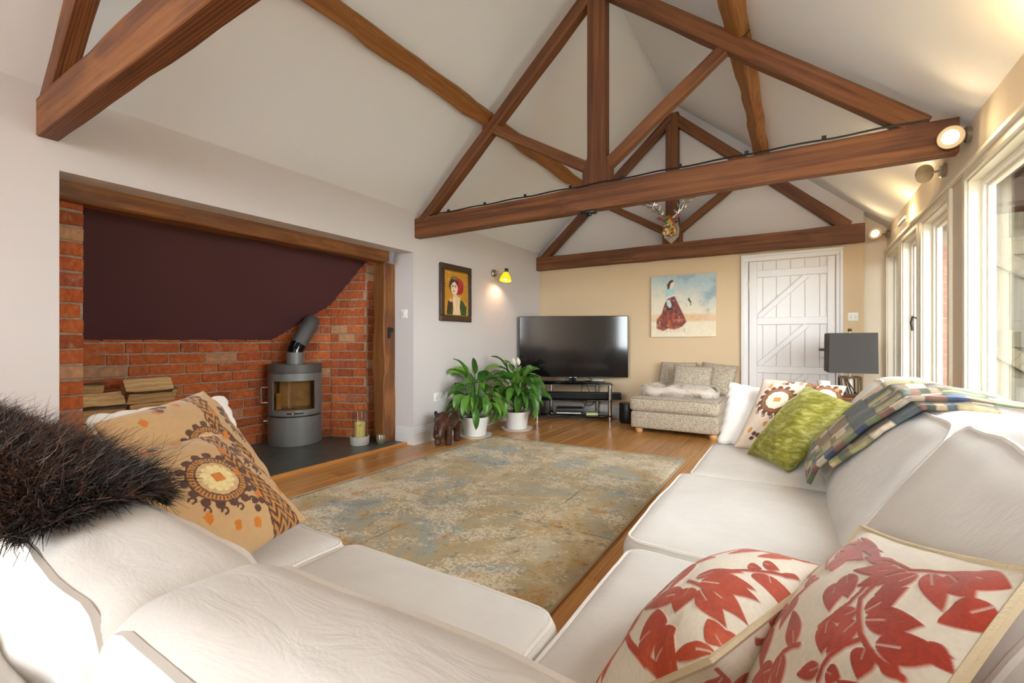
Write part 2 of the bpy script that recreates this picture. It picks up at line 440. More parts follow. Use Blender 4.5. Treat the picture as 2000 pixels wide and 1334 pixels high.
tag(box('trim_2', (XR-0.032, YF, WZ1+0.045), (XR, YB+0.12, WZ1+0.075), m_cream, bev=0.006), 'cream picture-rail moulding running over the windows', kind='structure')
# glazed screen behind the camera
gd = bpy.data.objects.new('window_8', None); COL.objects.link(gd); gd.location = (-1.3, YF, 0.1); ORIG[gd.name] = Matrix.Translation(-Vector(gd.location)); gd['kind'] = 'structure'
fr = [((-3.0, YF-0.1, 1.0), (-2.92, YF-0.03, 3.2)), ((0.42, YF-0.1, 1.0), (0.5, YF-0.03, 3.2)), ((-2.92, YF-0.1, 3.12), (0.42, YF-0.03, 3.2)), ((-2.92, YF-0.1, 1.0), (0.42, YF-0.03, 1.1)), ((-2.92, YF-0.1, 2.1), (0.42, YF-0.03, 2.22))]
for xx in (-2.1, -1.34, -0.58): fr.append(((xx, YF-0.1, 1.1), (xx+0.09, YF-0.03, 3.12)))
obj('frame', boxes_me(fr), m_frame, gd)
for xa, xb in ((-2.92, -2.1), (-2.01, -1.34), (-1.25, -0.58), (-0.49, 0.42)):
    for za, zb in ((1.1, 2.1), (2.22, 3.12)): box('pane', (xa, YF-0.07, za), (xb, YF-0.064, zb), m_glass, gd)

# ------------------------------------------------------------------ brick alcove
BV = []
for k in range(7):
    bm = bmesh.new(); bmesh.ops.create_cube(bm, size=1)
    for v in bm.verts: v.co = Vector((v.co.x*0.255, v.co.y*0.10, v.co.z*0.075))
    bmesh.ops.subdivide_edges(bm, edges=[e for e in bm.edges if abs(e.verts[0].co.x-e.verts[1].co.x) > 0.1], cuts=2)
    for v in bm.verts: v.co += Vector([(random.random()-0.5)*s for s in (0.006, 0.006, 0.006)])
    bmesh.ops.bevel(bm, geom=[e for e in bm.edges if e.is_boundary or e.calc_face_angle(0) > 0.6], offset=0.005, segments=1, affect='EDGES')
    me = bpy.data.meshes.new('brick'); bm.to_mesh(me); bm.free(); me.materials.append(m_brick); BV.append(me)
def bricks(parent, p0, p1, n, z0, zmax, course=0.0905, pitch=0.27, skip=None, off=0.0, yoff=0.0):
    """lay bricks on the face from p0 to p1 (plan), n = outward normal"""
    p0, p1 = Vector(p0), Vector(p1); d = (p1-p0); L = d.length; d.normalize(); N = Vector(n); r = 0; z = z0
    ang = math.atan2(d.y, d.x)
    while z < zmax:
        s = -((r % 2)*0.5+off+random.random()*0.12)*pitch
        while s < L:
            ln = pitch*(0.5 if random.random() < 0.12 else 1.0)*(0.94+random.random()*0.12)
            a, b = max(s, 0)+0.0045, min(s+ln, L)-0.0045
            if b-a > 0.025 and not (skip and skip((a+b)/2, z)):
                c = p0+d*((a+b)/2)+N*(-0.05+0.008+random.random()*0.004)
                o = obj('brick', random.choice(BV), None, parent); o.location = (c.x, c.y, z+course/2+(random.random()-0.5)*0.004)
                o.rotation_euler = (0, 0, ang+(math.pi if random.random() < 0.5 else 0)); o.scale = ((b-a)/0.255, 1, (course-0.013)/0.075)
            s += ln
        z += course; r += 1
HZ = 0.02
BX = -4.55; C0 = (BX, 2.67); C1 = (-4.22, 3.13); C2 = (-3.83, 3.27)
def soff(x): return 1.03+(x-BX)*1.15
wb = struct('wall_alcove', boxes_me([((BX-0.2, 0.7, 0), (BX-0.002, 3.6, 2.0))]), m_mortar, 'low red brick wall at the back of the alcove')
bricks(wb, (BX, 0.95), C0, (1, 0), HZ, 1.10)
def wallseg(name, a, b, zt, label):
    a, b = Vector(a), Vector(b); d = (b-a).normalized(); n = Vector((d.y, -d.x)); q = [(a.x, a.y), (b.x, b.y), (b.x-n.x*0.12, b.y-n.y*0.12), (a.x-n.x*0.12, a.y-n.y*0.12)]
    o = struct(name, prism_me(q, 2, 0, zt), m_mortar, label); return o, n
wd, nd = wallseg('wall_diagonal', C0, C1, 1.6, 'angled red brick wall behind the stove'); bricks(wd, C0, C1, nd, HZ, 1.50, off=0.3)
wr, nr = wallseg('wall_reveal', C1, C2, 2.0, 'red brick reveal at the right of the alcove'); bricks(wr, C1, C2, nr, HZ, 1.95, pitch=0.2)
wp = struct('wall_pier', boxes_me([((-4.0, 3.285, 0), (-3.832, 3.42, 2.0))]), m_mortar, 'narrow brick pier beside the oak post')
bricks(wp, (-3.83, 3.275), (-3.83, 3.41), (1, 0), HZ, 1.95, pitch=0.3)
wl = struct('wall_pier_near', boxes_me([((-3.75, 0.70, 0), (-3.502, 0.94, 2.0))]), m_mortar, 'single-brick-wide pier beside the log stack')
bricks(wl, (-3.5, 0.80), (-3.5, 0.945), (1, 0), HZ, 1.85, course=0.0875, pitch=0.4)
# dark sloping soffit
sx1 = -3.56
struct('ceiling_alcove', prism_me([(BX-0.03, soff(BX-0.03)), (sx1, soff(sx1)), (sx1, soff(sx1)+0.05), (BX-0.03, soff(BX-0.03)+0.05)], 1, 0.7, 3.45), m_purple, 'aubergine sloping soffit above the brick wall')
struct('wall_light_seal', boxes_me([((-5.05, 0.4, 0), (-4.95, 3.9, 2.5)), ((-5.0, 0.4, 2.45), (AX, 3.9, 2.5)), ((-5.0, 0.4, 0), (AX-0.02, 0.5, 2.5)), ((-5.0, 3.8, 0), (AX-0.1, 3.9, 2.5))]), m_wall)  # unseen shell round the alcove, added to stop sky light leaking over the soffit
# header + post + side board
hd = tag(beam('oak_lintel', (-3.50, OP0-0.06, 1.878), (-3.50, 3.20, 1.878), 0.16, 0.135, m_header, bev=0.012, wav=0.007, cuts=24), 'long rough oak lintel across the top of the brick alcove', 'beam')
pt = tag(beam('oak_post', (-3.59, 3.295, 0.021), (-3.59, 3.295, 1.815), 0.16, 0.15, m_header, up=(0, 1, 0), bev=0.01, wav=0.010, cuts=20), 'upright oak post at the end of the brick alcove', 'post')
PO = Matrix.Identity(4)
o = box('mortise', (-3.512, 3.265, 1.06), (-3.505, 3.30, 1.17), m_black); attach(o, pt)
o = box('mortise', (-3.512, 3.30, 1.12), (-3.505, 3.335, 1.165), m_black); attach(o, pt)
tag(box('trim_3', (AX-0.06, OP0, 0), (AX-0.002, OP0+0.03, 1.81), m_header, bev=0.004), 'slim timber strip edging the near side of the alcove', kind='structure')
# slate hearth
he = thing('slate_hearth', 'dark slate hearth in front of the brick alcove', 'hearth', (-3.9, 2.1, 0))
for (ya, yb) in ((0.75, 1.62), (1.62, 2.52), (2.52, 3.40)):
    for (xa, xb) in ((-4.6, -3.95), (-3.95, -3.336)):
        box('slab', (xa+0.001, ya+0.001, -0.03), (xb-0.001, yb-0.001, HZ), m_slate, he, bev=0.002)

# ------------------------------------------------------------------ roof trusses and purlins
def truss(y, label, right=0.66):
    t = thing('roof_truss', label, 'roof truss', (-1.33, y, 2.05), group='king-post trusses')
    T = 0.085; yc = y+T/2
    k = -1.335
    beam('tie_beam', (XL, yc, 2.155), (right+0.075, yc, 2.145), T, 0.19, m_truss, t, cuts=22)
    # king post with flared foot
    prof = [(k-0.115, 2.24), (k+0.115, 2.24), (k+0.115, 2.36), (k+0.075, 2.47), (k+0.075, 3.86), (k-0.075, 3.86), (k-0.075, 2.47), (k-0.115, 2.36)]
    o = obj('king_post', prism_me([(p[1]-2.24, p[0]-k) for p in prof], 1, -T/2, T/2), m_truss, t, Matrix(((0, 0, 1, k), (0, 1, 0, yc), (1, 0, 0, 2.24), (0, 0, 0, 1))))
    # local x = up so that the grain runs up the post
    beam('principal_rafter', (XL+0.09, yc, 2.215), (k-0.02, yc, 3.80), T, 0.105, m_truss, t)
    beam('principal_rafter', (right-0.07, yc, 2.225), (k+0.02, yc, 3.80), T, 0.115, m_truss, t)
    beam('strut', (k-0.09, yc, 2.405), (-2.41, yc, 2.985), T*0.9, 0.083, m_truss, t, cuts=6)
    beam('strut', (k+0.09, yc, 2.40), (-0.40, yc, 3.035), T*0.9, 0.083, m_truss, t, cuts=6)
    return t
T1 = truss(0.695, 'brown king-post roof truss crossing above the white sofa')
T2 = truss(3.375, 'brown king-post roof truss with a thin cable clipped along its tie beam')
T3 = truss(5.88, 'brown king-post roof truss against the end gable, holding the stag head', right=0.50)
def purlin(pts, w, h, label, up):
    t = thing('purlin', label, 'purlin', pts[0], group='oak purlins')
    p0, p1 = Vector(pts[0]), Vector(pts[1])
    beam('timber', p0, p1, w, h, m_purlin, t, up=up, bev=0.012, wav=0.014, cuts=18); return t
NL = Vector((0.677, 0, -0.736)); NR = Vector((-0.652, 0, -0.758))
pL = Vector((-2.425, 0, 3.079))+NL*0.045; pR = Vector((-0.315, 0, 3.148))+NR*0.05
for (a, b, s1) in ((0.74, 3.40, 'nearer the sofa'), (3.44, 5.93, 'nearer the stag head')):
    purlin(((pL.x, a, pL.z), (pL.x, b, pL.z)), 0.13, 0.10, 'light oak purlin on the alcove-side ceiling slope, '+s1, NL)
    purlin(((pR.x, a, pR.z), (pR.x, b, pR.z)), 0.13, 0.10, 'light oak purlin on the window-side ceiling slope, '+s1, NR)
# cable clipped to the cabled truss, and its little sensor
cb = thing('cable_run', 'thin dark cable clipped along the top of the tie beam', 'cable', (-1.3, 3.37, 2.25))
pts = [(XL+0.2+i*0.06, 3.368, 2.254-0.0025*i/60*1.0+0.003*math.sin(i*0.9)) for i in range(62)]
tube('wire', pts, 0.006, m_black, cb, 6)
for i in range(4, 60, 7): box('clip', (pts[i][0]-0.012, 3.362, 2.25), (pts[i][0]+0.012, 3.38, 2.276), m_black, cb, 0.003)
sn = thing('beam_sensor', 'small dark sensor under the middle of the cabled tie beam', 'sensor', (-1.42, 3.40, 2.03))
box('housing', (-1.47, 3.375, 2.035), (-1.35, 3.44, 2.062), m_black, sn, 0.006, 2); lathe('lens', [(0, 0), (0.02, 0), (0.024, 0.012), (0, 0.014)], m_gloss, sn, 12, (-1.41, 3.41, 2.022))

# ------------------------------------------------------------------ door
dr = bpy.data.objects.new('door_1', None); COL.objects.link(dr); dr.location = (-0.08, YB, 0); ORIG[dr.name] = Matrix.Translation(-Vector(dr.location)); tag(dr, 'white ledged and braced plank door in the beige wall', kind='structure')
x0, x1, zt = -0.487, 0.328, 1.945
fw = 0.075
fm = boxes_me([((x0-fw, YB-0.022, 0), (x0-0.008, YB+0.01, zt+0.006)), ((x1+0.008, YB-0.022, 0), (x1+fw-0.012, YB+0.01, zt+0.006)), ((x0-fw, YB-0.022, zt+0.006), (x1+fw-0.012, YB+0.01, zt+fw)),
                ((x0-fw-0.01, YB-0.036, 0), (x0-fw+0.022, YB, zt+fw-0.022)), ((x1+fw-0.034, YB-0.036, 0), (x1+fw-0.002, YB, zt+fw-0.022)), ((x0-fw-0.01, YB-0.036, zt+fw-0.022), (x1+fw-0.002, YB, zt+fw+0.01))], 0.004)
obj('architrave', fm, m_white, dr)
n = 6; bw = (x1-x0)/n
for i in range(n): box('board', (x0+i*bw+0.002, YB-0.006, 0.01), (x0+(i+1)*bw-0.002, YB+0.012, zt), m_white, dr, 0.0035)
yb0, yb1 = YB-0.035, YB-0.005
box('stile', (x0, yb0, 0.01), (x0+0.08, yb1, zt), m_white, dr, 0.004); box('stile', (x1-0.068, yb0, 0.01), (x1, yb1, zt), m_white, dr, 0.004)
for z in (1.80, 1.258, 0.710, 0.16): box('ledge', (x0+0.08, yb0, z-0.04), (x1-0.068, yb1, z+0.04), m_white, dr, 0.004)
for za, zb in ((1.298, 1.762), (0.752, 1.218), (0.2, 0.672)):
    beam('brace', (x0+0.10, YB-0.02, za+0.012), (x0+0.10+0.46, YB-0.02, zb-0.012), 0.028, 0.058, m_white, dr, bev=0.004, wav=0, cuts=1)
for z in (1.68, 0.4): box('hinge', (x0-0.008, YB-0.03, z-0.05), (x0+0.004, YB-0.012, z+0.05), m_brass, dr, 0.002)
lt = box('latch', (x1-0.135, YB-0.075, 0.855), (x1-0.06, YB-0.03, 0.925), m_white, dr, 0.004); box('latch', (x1-0.135, YB-0.075, 0.955), (x1-0.06, YB-0.03, 1.01), m_white, dr, 0.004)
box('latch_bar', (x1-0.145, YB-0.07, 0.93), (x1-0.04, YB-0.04, 0.95), m_black, lt, 0.002)
# ------------------------------------------------------------------ textiles
def linen(name, col, warm=0.0):
    n = NT(name); n.set(Roughness=0.9, Sheen_Weight=0.15); v = n.coord()
    f = n.noise(v, 7, 4); c = np.array(hx(col))
    n.base(n.ramp(f, [(0.3, tuple(c*0.94)), (0.7, tuple(np.clip(c*1.03, 0, 1)))]))
    w1 = n.noise(n.coord((3, 9, 5)), 3.0, 4, 0.6, 1.2); w2 = n.noise(v, 420, 2)
    a = n.add('ShaderNodeMath', {0: w2, 1: 0.05}, operation='MULTIPLY'); s = n.add('ShaderNodeMath', {0: w1, 1: a.outputs[0]}, operation='ADD')
    n.bump(s.outputs[0], 0.18, 0.010); MATS[name] = n.m; return n.m
m_linen = linen('white_linen', '#dedbd6')
m_pipe = simple('linen_piping', '#eae6e0', 0.9)
m_under = simple('sofa_lining', '#d8d1c6', 0.95)

def cushion(name, lo, hi, r, parent, crown=(0, 0, 0.03), n=18, seed=0, noise=0.006, extra=None, axis=2, pipe=True, mat=None, pipes=(1,), pr=0.006, pinset=None):
    lo, hi = np.array(lo, float), np.array(hi, float); c = (lo+hi)/2; h = (hi-lo)/2
    def deform(P, U):
        P = P.copy(); Q = np.clip(U, -1, 1)
        for ax in range(3):
            o = [(ax+1) % 3, (ax+2) % 3]
            P[:, ax] += crown[ax]*np.clip((P[:, ax]-c[ax])/h[ax], -1, 1)*np.clip(1-((P[:, o[0]]-c[o[0]])/h[o[0]])**2, 0, 1)*np.clip(1-((P[:, o[1]]-c[o[1]])/h[o[1]])**2, 0, 1)
        if noise:
            for ax in range(3): P[:, ax] += noise*fbm(P[:, 0]*6+seed*3.3+ax*11, P[:, 1]*6+seed, P[:, 2]*6)
        if extra: P = extra(P)
        return P
    o = obj(name, softbox_me(lo, hi, r, n, deform), mat or m_linen, parent)
    if pipe:
        ot = [i for i in range(3) if i != axis]
        for sg in pipes:
            pts = []; k = r*0.30
            hx_, hy_ = h[ot[0]]-k, h[ot[1]]-k; rr = r*0.9
            for q, (sx, sy) in enumerate(((1, 1), (-1, 1), (-1, -1), (1, -1))):
                for t in np.linspace(0, 1, 6):
                    an = math.pi/2*(q+t); pts.append((sx*(hx_-rr)+rr*math.cos(an), sy*(hy_-rr)+rr*math.sin(an)))
            dense = []
            for i in range(len(pts)):
                a, b = np.array(pts[i]), np.array(pts[(i+1) % len(pts)]); m = max(1, int(np.linalg.norm(b-a)/0.03))
                for t in range(m): dense.append(a+(b-a)*t/m)
            W = np.zeros((len(dense), 3)); dense = np.array(dense)
            W[:, ot[0]] = c[ot[0]]+dense[:, 0]; W[:, ot[1]] = c[ot[1]]+dense[:, 1]; W[:, axis] = c[axis]+sg*(h[axis]-k)
            W = deform(W, (W-c)/h)
            attach(tube('piping', W, pr, m_pipe, None, 6, True), o)
    return o

sofa = thing('corner_sofa', 'large white linen corner sofa with loose seat and back cushions', 'sofa', (-0.3, 0.6, 0))
box('base', (-2.02, -0.08, 0.06), (0.62, 0.83, 0.30), m_linen, sofa, 0.02, 3)
box('base', (-0.36, 0.832, 0.06), (0.62, 2.84, 0.30), m_linen, sofa, 0.02, 3)
for px, py in ((-1.95, 0.0), (-1.95, 0.75), (-0.9, 0.75), (-0.28, 2.75), (0.55, 2.75), (0.55, 0.0)):
    lathe('foot', [(0, 0), (0.025, 0), (0.032, 0.062), (0, 0.064)], m_header, sofa, 12, (px, py, 0))
cushion('arm', (-2.20, -0.12, 0.06), (-2.02, 0.85, 0.62), 0.05, sofa, (0.01, 0.01, 0.02), 12, 1, pipe=False)
cushion('arm', (-0.36, 2.85, 0.06), (0.66, 3.03, 0.62), 0.05, sofa, (0.01, 0.01, 0.02), 12, 2, pipe=False)
cushion('back_frame', (-2.20, -0.14, 0.06), (0.70, 0.132, 0.72), 0.035, sofa, (0, 0.0, 0.004), 14, 3, 0.002, pipe=False)
cushion('back_frame', (0.47, 0.14, 0.06), (0.70, 3.03, 0.72), 0.04, sofa, (0, 0, 0.004), 14, 4, 0.002, pipe=False)
ST = 0.465
cushion('seat_cushion', (-2.01, 0.14, 0.30), (-1.085, 0.875, ST), 0.045, sofa, (0.012, 0.012, 0.03), 20, 5)
cushion('seat_cushion', (-1.08, 0.14, 0.30), (-0.415, 0.875, ST), 0.045, sofa, (0.012, 0.015, 0.045), 20, 6)
cushion('seat_cushion', (-0.408, 0.14, 0.30), (0.46, 1.265, ST), 0.045, sofa, (0.012, 0.015, 0.035), 22, 7)
cushion('seat_cushion', (-0.435, 1.275, 0.30), (0.46, 2.055, ST+0.01), 0.045, sofa, (0.01, 0.015, 0.035), 22, 8)
cushion('seat_cushion', (-0.41, 2.065, 0.30), (0.46, 2.84, ST), 0.045, sofa, (0.01, 0.012, 0.03), 20, 9)
# back cushions of the near run: rippled, soft
def ripples(seed, amp):
    def f(P):
        P = P.copy(); x = P[:, 0]; y = P[:, 1]; z = P[:, 2]
        w = np.clip((z-0.6)/0.2, 0, 1)
        ph = 34*(x*0.35+y*1.0)+1.2*fbm(x*2+seed, y*2, z)
        P[:, 2] += amp*w*np.sin(ph)*np.clip(0.35+0.9*fbm(x*2+seed*2, y*5, 5.0), 0, 1)
        P[:, 1] += amp*0.6*np.sin(40*x+4*fbm(x*5, z*6, seed))*np.clip(0.2-(y), 0, 0.1)*8
        return P
    return f
cushion('back_cushion', (-1.20, 0.136, 0.47), (-0.488, 0.296, 0.795), 0.045, sofa, (0.004, 0.015, 0.018), 44, 11, 0.008, ripples(1, 0.009), axis=1, pipes=(-1, 1), pr=0.0065)
cushion('back_cushion', (-0.512, 0.136, 0.47), (0.30, 0.298, 0.80), 0.05, sofa, (0.004, 0.015, 0.02), 44, 12, 0.008, ripples(2, 0.009), axis=1, pipes=(-1, 1), pr=0.0065)
cushion('back_cushion', (-1.98, 0.136, 0.47), (-1.205, 0.275, 0.81), 0.05, sofa, (0.02, 0.03, 0.03), 20, 13, 0.008, axis=1, pipes=(-1, 1), pr=0.0065)
# back cushions of the window run: plump and leaning
def lean(k, z0, sag=0.0, seed=0, rip=0.0):
    def f(P):
        P = P.copy(); P[:, 0] += k*(P[:, 2]-z0)
        P[:, 2] -= 0.12*(P[:, 0]-0.25)*0
        if rip:
            ph = 34*(P[:, 2]*1.0+P[:, 1]*0.25)+4*fbm(P[:, 0]*3+seed, P[:, 1]*3, P[:, 2]*3)
            P[:, 0] += rip*np.sin(ph)*np.clip(fbm(P[:, 1]*2.5, P[:, 2]*2.5, seed)+0.2, 0, 1)
        return P
    return f
for (ya, yb, zt, sd) in ((0.72, 1.425, 0.855, 21), (1.43, 2.155, 0.84, 22), (2.16, 2.88, 0.855, 23)):
    cushion('back_cushion', (0.065, ya, 0.46), (0.25, yb, zt), 0.05, sofa, (0.045, 0.01, 0.02), 36, sd, 0.010, lean(0.62, 0.46, 0, sd, 0.006), axis=0, pipes=(-1, 1), pr=0.006)

# ---- scatter cushions: bilinear patch between four corners, pillow profile, printed colour
def pillow(name, label, corners, T, mat, n=60, pattern=None, pin=0.05, pipe=None, pr=0.005, seed=0, wr=0.006, scallop=0.0, group=None, relief=0.0, prof=0.42, cat='cushion', sag=0.0):
    c00, c10, c11, c01 = [np.array(c, float) for c in corners]
    u = np.linspace(0, 1, n+1); U, V = np.meshgrid(u, u)
    def shape(U, V):
        a, b = 2*U-1, 2*V-1
        A = a*(1-pin*(1-b*b)*np.abs(a)); B = b*(1-pin*(1-a*a)*np.abs(b))
        if scallop:
            A = A*(1+scallop*np.abs(np.sin(7*math.pi*V))*np.abs(a)**12); B = B*(1+scallop*np.abs(np.sin(7*math.pi*U))*np.abs(b)**12)
        s, t = (A+1)/2, (B+1)/2
        P = ((1-s)*(1-t))[..., None]*c00+(s*(1-t))[..., None]*c10+(s*t)[..., None]*c11+((1-s)*t)[..., None]*c01
        return P
    N = np.cross(c10-c00, c01-c00)+np.cross(c11-c01, c11-c10); N /= np.linalg.norm(N)
    P = shape(U, V); a, b = 2*U-1, 2*V-1
    th = T/2*np.clip((1-a**2)*(1-b**2), 0, 1)**prof
    w = wr*fbm(U*5+seed*3.1, V*5, seed, 4)+wr*0.8*np.sin(18*(U+V*0.6)+5*fbm(U*3, V*3, seed+4))*np.abs(a*b)*1.2
    edge = np.clip((1-a**2)*(1-b**2)*8, 0, 1)
    cols_f = pattern(U, V) if pattern else None
    F = P+N*(th+w*edge)[..., None]
    if relief and cols_f is not None:
        F = F+N*(relief*cols_f[1]*edge)[..., None]
    Bk = P-N*(th+w*edge)[..., None]
    P3 = P[:, :, 2:3]
    m = n+1; fi = np.arange(m*m).reshape(m, m); bi = fi.copy(); inner = np.arange((n-1)*(n-1)).reshape(n-1, n-1)+m*m; bi[1:-1, 1:-1] = inner
    vs = np.concatenate([F.reshape(-1, 3), Bk[1:-1, 1:-1].reshape(-1, 3)])
    f1 = np.stack([fi[:-1, :-1], fi[:-1, 1:], fi[1:, 1:], fi[1:, :-1]], -1).reshape(-1, 4)
    f2 = np.stack([bi[:-1, :-1], bi[1:, :-1], bi[1:, 1:], bi[:-1, 1:]], -1).reshape(-1, 4)
    me = bpy.data.meshes.new('m'); me.from_pydata(vs.tolist(), [], np.concatenate([f1, f2]).tolist()); me.update(); me.shade_smooth()
    t = thing(name, label, cat, tuple(np.minimum(np.minimum(c00, c10), np.minimum(c01, c11))[:2])+(min(c00[2], c10[2]),), group)
    o = obj('cover', me, mat, t)
    if cols_f is not None:
        C = cols_f[0]; set_print(me, np.concatenate([C.reshape(-1, 3), C[1:-1, ::-1][:, 1:-1].reshape(-1, 3)]))
    if pipe is not None:
        k = np.linspace(0, 1, 25)[:-1]; z0 = np.zeros_like(k)
        uu = np.concatenate([k, z0+1, 1-k, z0]); vv = np.concatenate([z0, k, z0+1, 1-k])
        tube('piping', shape(uu, vv), pr, pipe, t, 6, True)
    return t

# ---- printed patterns (flat print; colours in linear light)
def ikat(base, dark, mid, cream, orange, cx=0.5, cy=0.55, band=0.80, seed=0):
    base, dark, mid, cream, orange = [np.array(hx(c)) for c in (base, dark, mid, cream, orange)]
    def f(U, V):
        C = np.ones(U.shape+(3,))*base*(1+0.06*fbm(U*30, V*30, seed))[..., None]
        def put(mask, col):
            C[:] = np.where(mask[..., None], col*(1+0.10*vnoise(U*60, V*60, seed))[..., None], C)
        def medallion(mx, my, s):
            dx, dy = (U-mx)/s, (V-my)/s*1.0; r = np.hypot(dx, dy); th = np.arctan2(dy, dx); jag = 0.02*vnoise(th*9, r*12, seed)
            r = r+jag
            for k in range(15):
                an = 2*math.pi*k/15; R = 1.0 if k % 3 else 1.08
                lx, ly = dx-R*math.cos(an), dy-R*math.sin(an); put(np.hypot(lx, ly) < 0.155, dark)
                if 8 <= k <= 13:
                    hx_, hy_ = dx-(R+0.22)*math.cos(an+0.12), dy-(R+0.22)*math.sin(an+0.12)
                    h = np.hypot(hx_, hy_); put((h < 0.13) & (h > 0.055) & (np.arctan2(hy_, hx_) > -2.2), dark)
            put(r < 0.97, dark); put(r < 0.90, mid); put((r < 0.88) & (r > 0.73) & (np.sin(th*44) > 0.35), dark)
            put(r < 0.72, dark); put(r < 0.67, base*1.15)
            pet = 0.47+0.09*np.abs(np.cos(th*6)); put((r < pet) & (r > 0.2), cream)
            put((np.abs(dx) < 0.20) & (np.abs(dy) < 0.16), orange)
        # band of flame hatch
        bx = band-0.10*np.sin(V*2.4+0.3)+0.03*np.sin(V*9); wd = 0.085+0.02*np.sin(V*5+1)+0.09*np.clip(0.3-V, 0, 1)
        d = np.abs(U-bx); ed = wd+0.012*vnoise(V*40, U*5, seed)
        put(d < ed, mid)
        z = np.sin((V*85+6*np.abs(((U-bx)*26) % 2-1))*1.0)
        put((d < ed) & ((z > 0.05) | (d > ed-0.012)), dark)
        medallion(cx, cy, 0.20); medallion(cx+0.53, cy+0.12, 0.19); medallion(cx-0.6, cy-0.05, 0.19)
        for (ox, oy) in ((0.15, 0.84), (0.30, 0.90), (0.27, 0.28), (0.42, 0.16), (0.55, 0.12), (0.66, 0.28), (0.70, 0.72), (0.64, 0.50), (0.93, 0.28), (0.96, 0.42), (0.92, 0.9), (0.5, 0.93), (0.12, 0.2)):
            put(np.hypot((U-ox)/0.028, (V-oy)/0.034)+0.25*vnoise(U*50, V*50, 3) < 1, orange)
        for (ox, oy) in ((0.62, 0.22), (0.36, 0.93), (0.86, 0.72), (0.2, 0.12)):   # sprig of three leaves
            for an in (0.4, 2.0, 3.9):
                qx, qy = U-ox-0.035*math.cos(an), V-oy-0.035*math.sin(an); put(np.hypot(qx, qy) < 0.026, dark)
        return C, None
    return f

def leafprint(stems, cream='#e4dccb', reds=('#8e2416', '#b03a20', '#c9512c'), W=0.055, seed=1, vein=True):
    cr = np.array(hx(cream)); r0, r1, r2 = [np.array(hx(c)) for c in reds]
    def f(U, V):
        M = np.zeros(U.shape)
        def leaf(bx, by, an, L, w, curl):
            dx, dy = U-bx, V-by; s = (dx*math.cos(an)+dy*math.sin(an))/L; q = (-dx*math.sin(an)+dy*math.cos(an))/L
            q = q-curl*s*s*(1.0)
            hw = w/L*np.clip(np.sin(math.pi*np.clip(s, 0, 1)**0.75), 0, 1)**0.8*(1-0.25*np.clip(s, 0, 1))
            sm = lambda d: np.clip(0.5+d/0.0045, 0, 1)
            m = np.minimum(sm((hw-np.abs(q))*L), sm(np.minimum(s, 1-s)*L))
            if vein: m = np.minimum(m, 1-np.minimum(sm((0.012-np.abs(q))*L), sm((0.38-s)*L))*0.8)
            return m
        for path, wstem, lv in stems:
            p = np.array(path, float)
            for k in range(len(p)-1):
                a, b = p[k], p[k+1]; d = b-a; L2 = (d**2).sum(); t = np.clip(((U-a[0])*d[0]+(V-a[1])*d[1])/L2, 0, 1)
                M = np.maximum(M, np.clip(0.5+(wstem-np.hypot(U-a[0]-t*d[0], V-a[1]-t*d[1]))/0.0045, 0, 1))
            for (bx, by, an, L, w, curl) in lv: M = np.maximum(M, leaf(bx, by, math.radians(an), L, w, curl))
        k = 0.5+0.5*fbm(U*9, V*9, seed); pile = 0.5+0.5*vnoise(U*160, V*160, seed)
        R = r0+(r1-r0)*np.clip(k*1.5, 0, 1)[..., None]; R = R+(r2-R)*(np.clip(k*1.6-0.9, 0, 1)*0.8)[..., None]; R = R*(0.85+0.3*pile)[..., None]
        B = cr*(1+0.05*vnoise(U*90, V*90, 7))[..., None]
        return B+(R-B)*M[..., None], M
    return f
def stem(path, wst, n, L, w, seed, start=0.06):
    """path points + alternating leaves along it"""
    r_ = random.Random(seed); p = np.array(path, float); seg = np.linalg.norm(np.diff(p, axis=0), axis=1); cum = np.concatenate([[0], np.cumsum(seg)]); lv = []
    for i in range(n):
        t = (start+(1-start)*i/(n-0.5))*cum[-1]; k = min(np.searchsorted(cum, t, 'right')-1, len(seg)-1); f = (t-cum[k])/seg[k]; q = p[k]+(p[k+1]-p[k])*f
        an = math.degrees(math.atan2(*(p[k+1]-p[k])[::-1])); sd = 1 if i % 2 else -1
        lv.append((q[0], q[1], an+sd*(48+r_.random()*18), L*(0.85+0.35*r_.random()), w*(0.9+0.3*r_.random()), sd*0.12*(r_.random()*1.6-0.8)))
    q = p[-1]; lv.append((q[0], q[1], math.degrees(math.atan2(*(p[-1]-p[-2])[::-1])), L, w, 0.08))
    return (path, wst, lv)
def curve(pts, n=10):
    pts = np.array(pts, float); t = np.linspace(0, 1, n); k = len(pts)-1; out = np.zeros((n, 2))
    for i in range(k+1): out += (math.comb(k, i)*(t**i)*(1-t)**(k-i))[:, None]*pts[i]
    return out.tolist()

m_ikat = attr_mat('ikat_print', 0.9, 0.2, (300, 0.15)); m_leafp = attr_mat('cut_velvet_print', 0.85, 0.25, (260, 0.15))
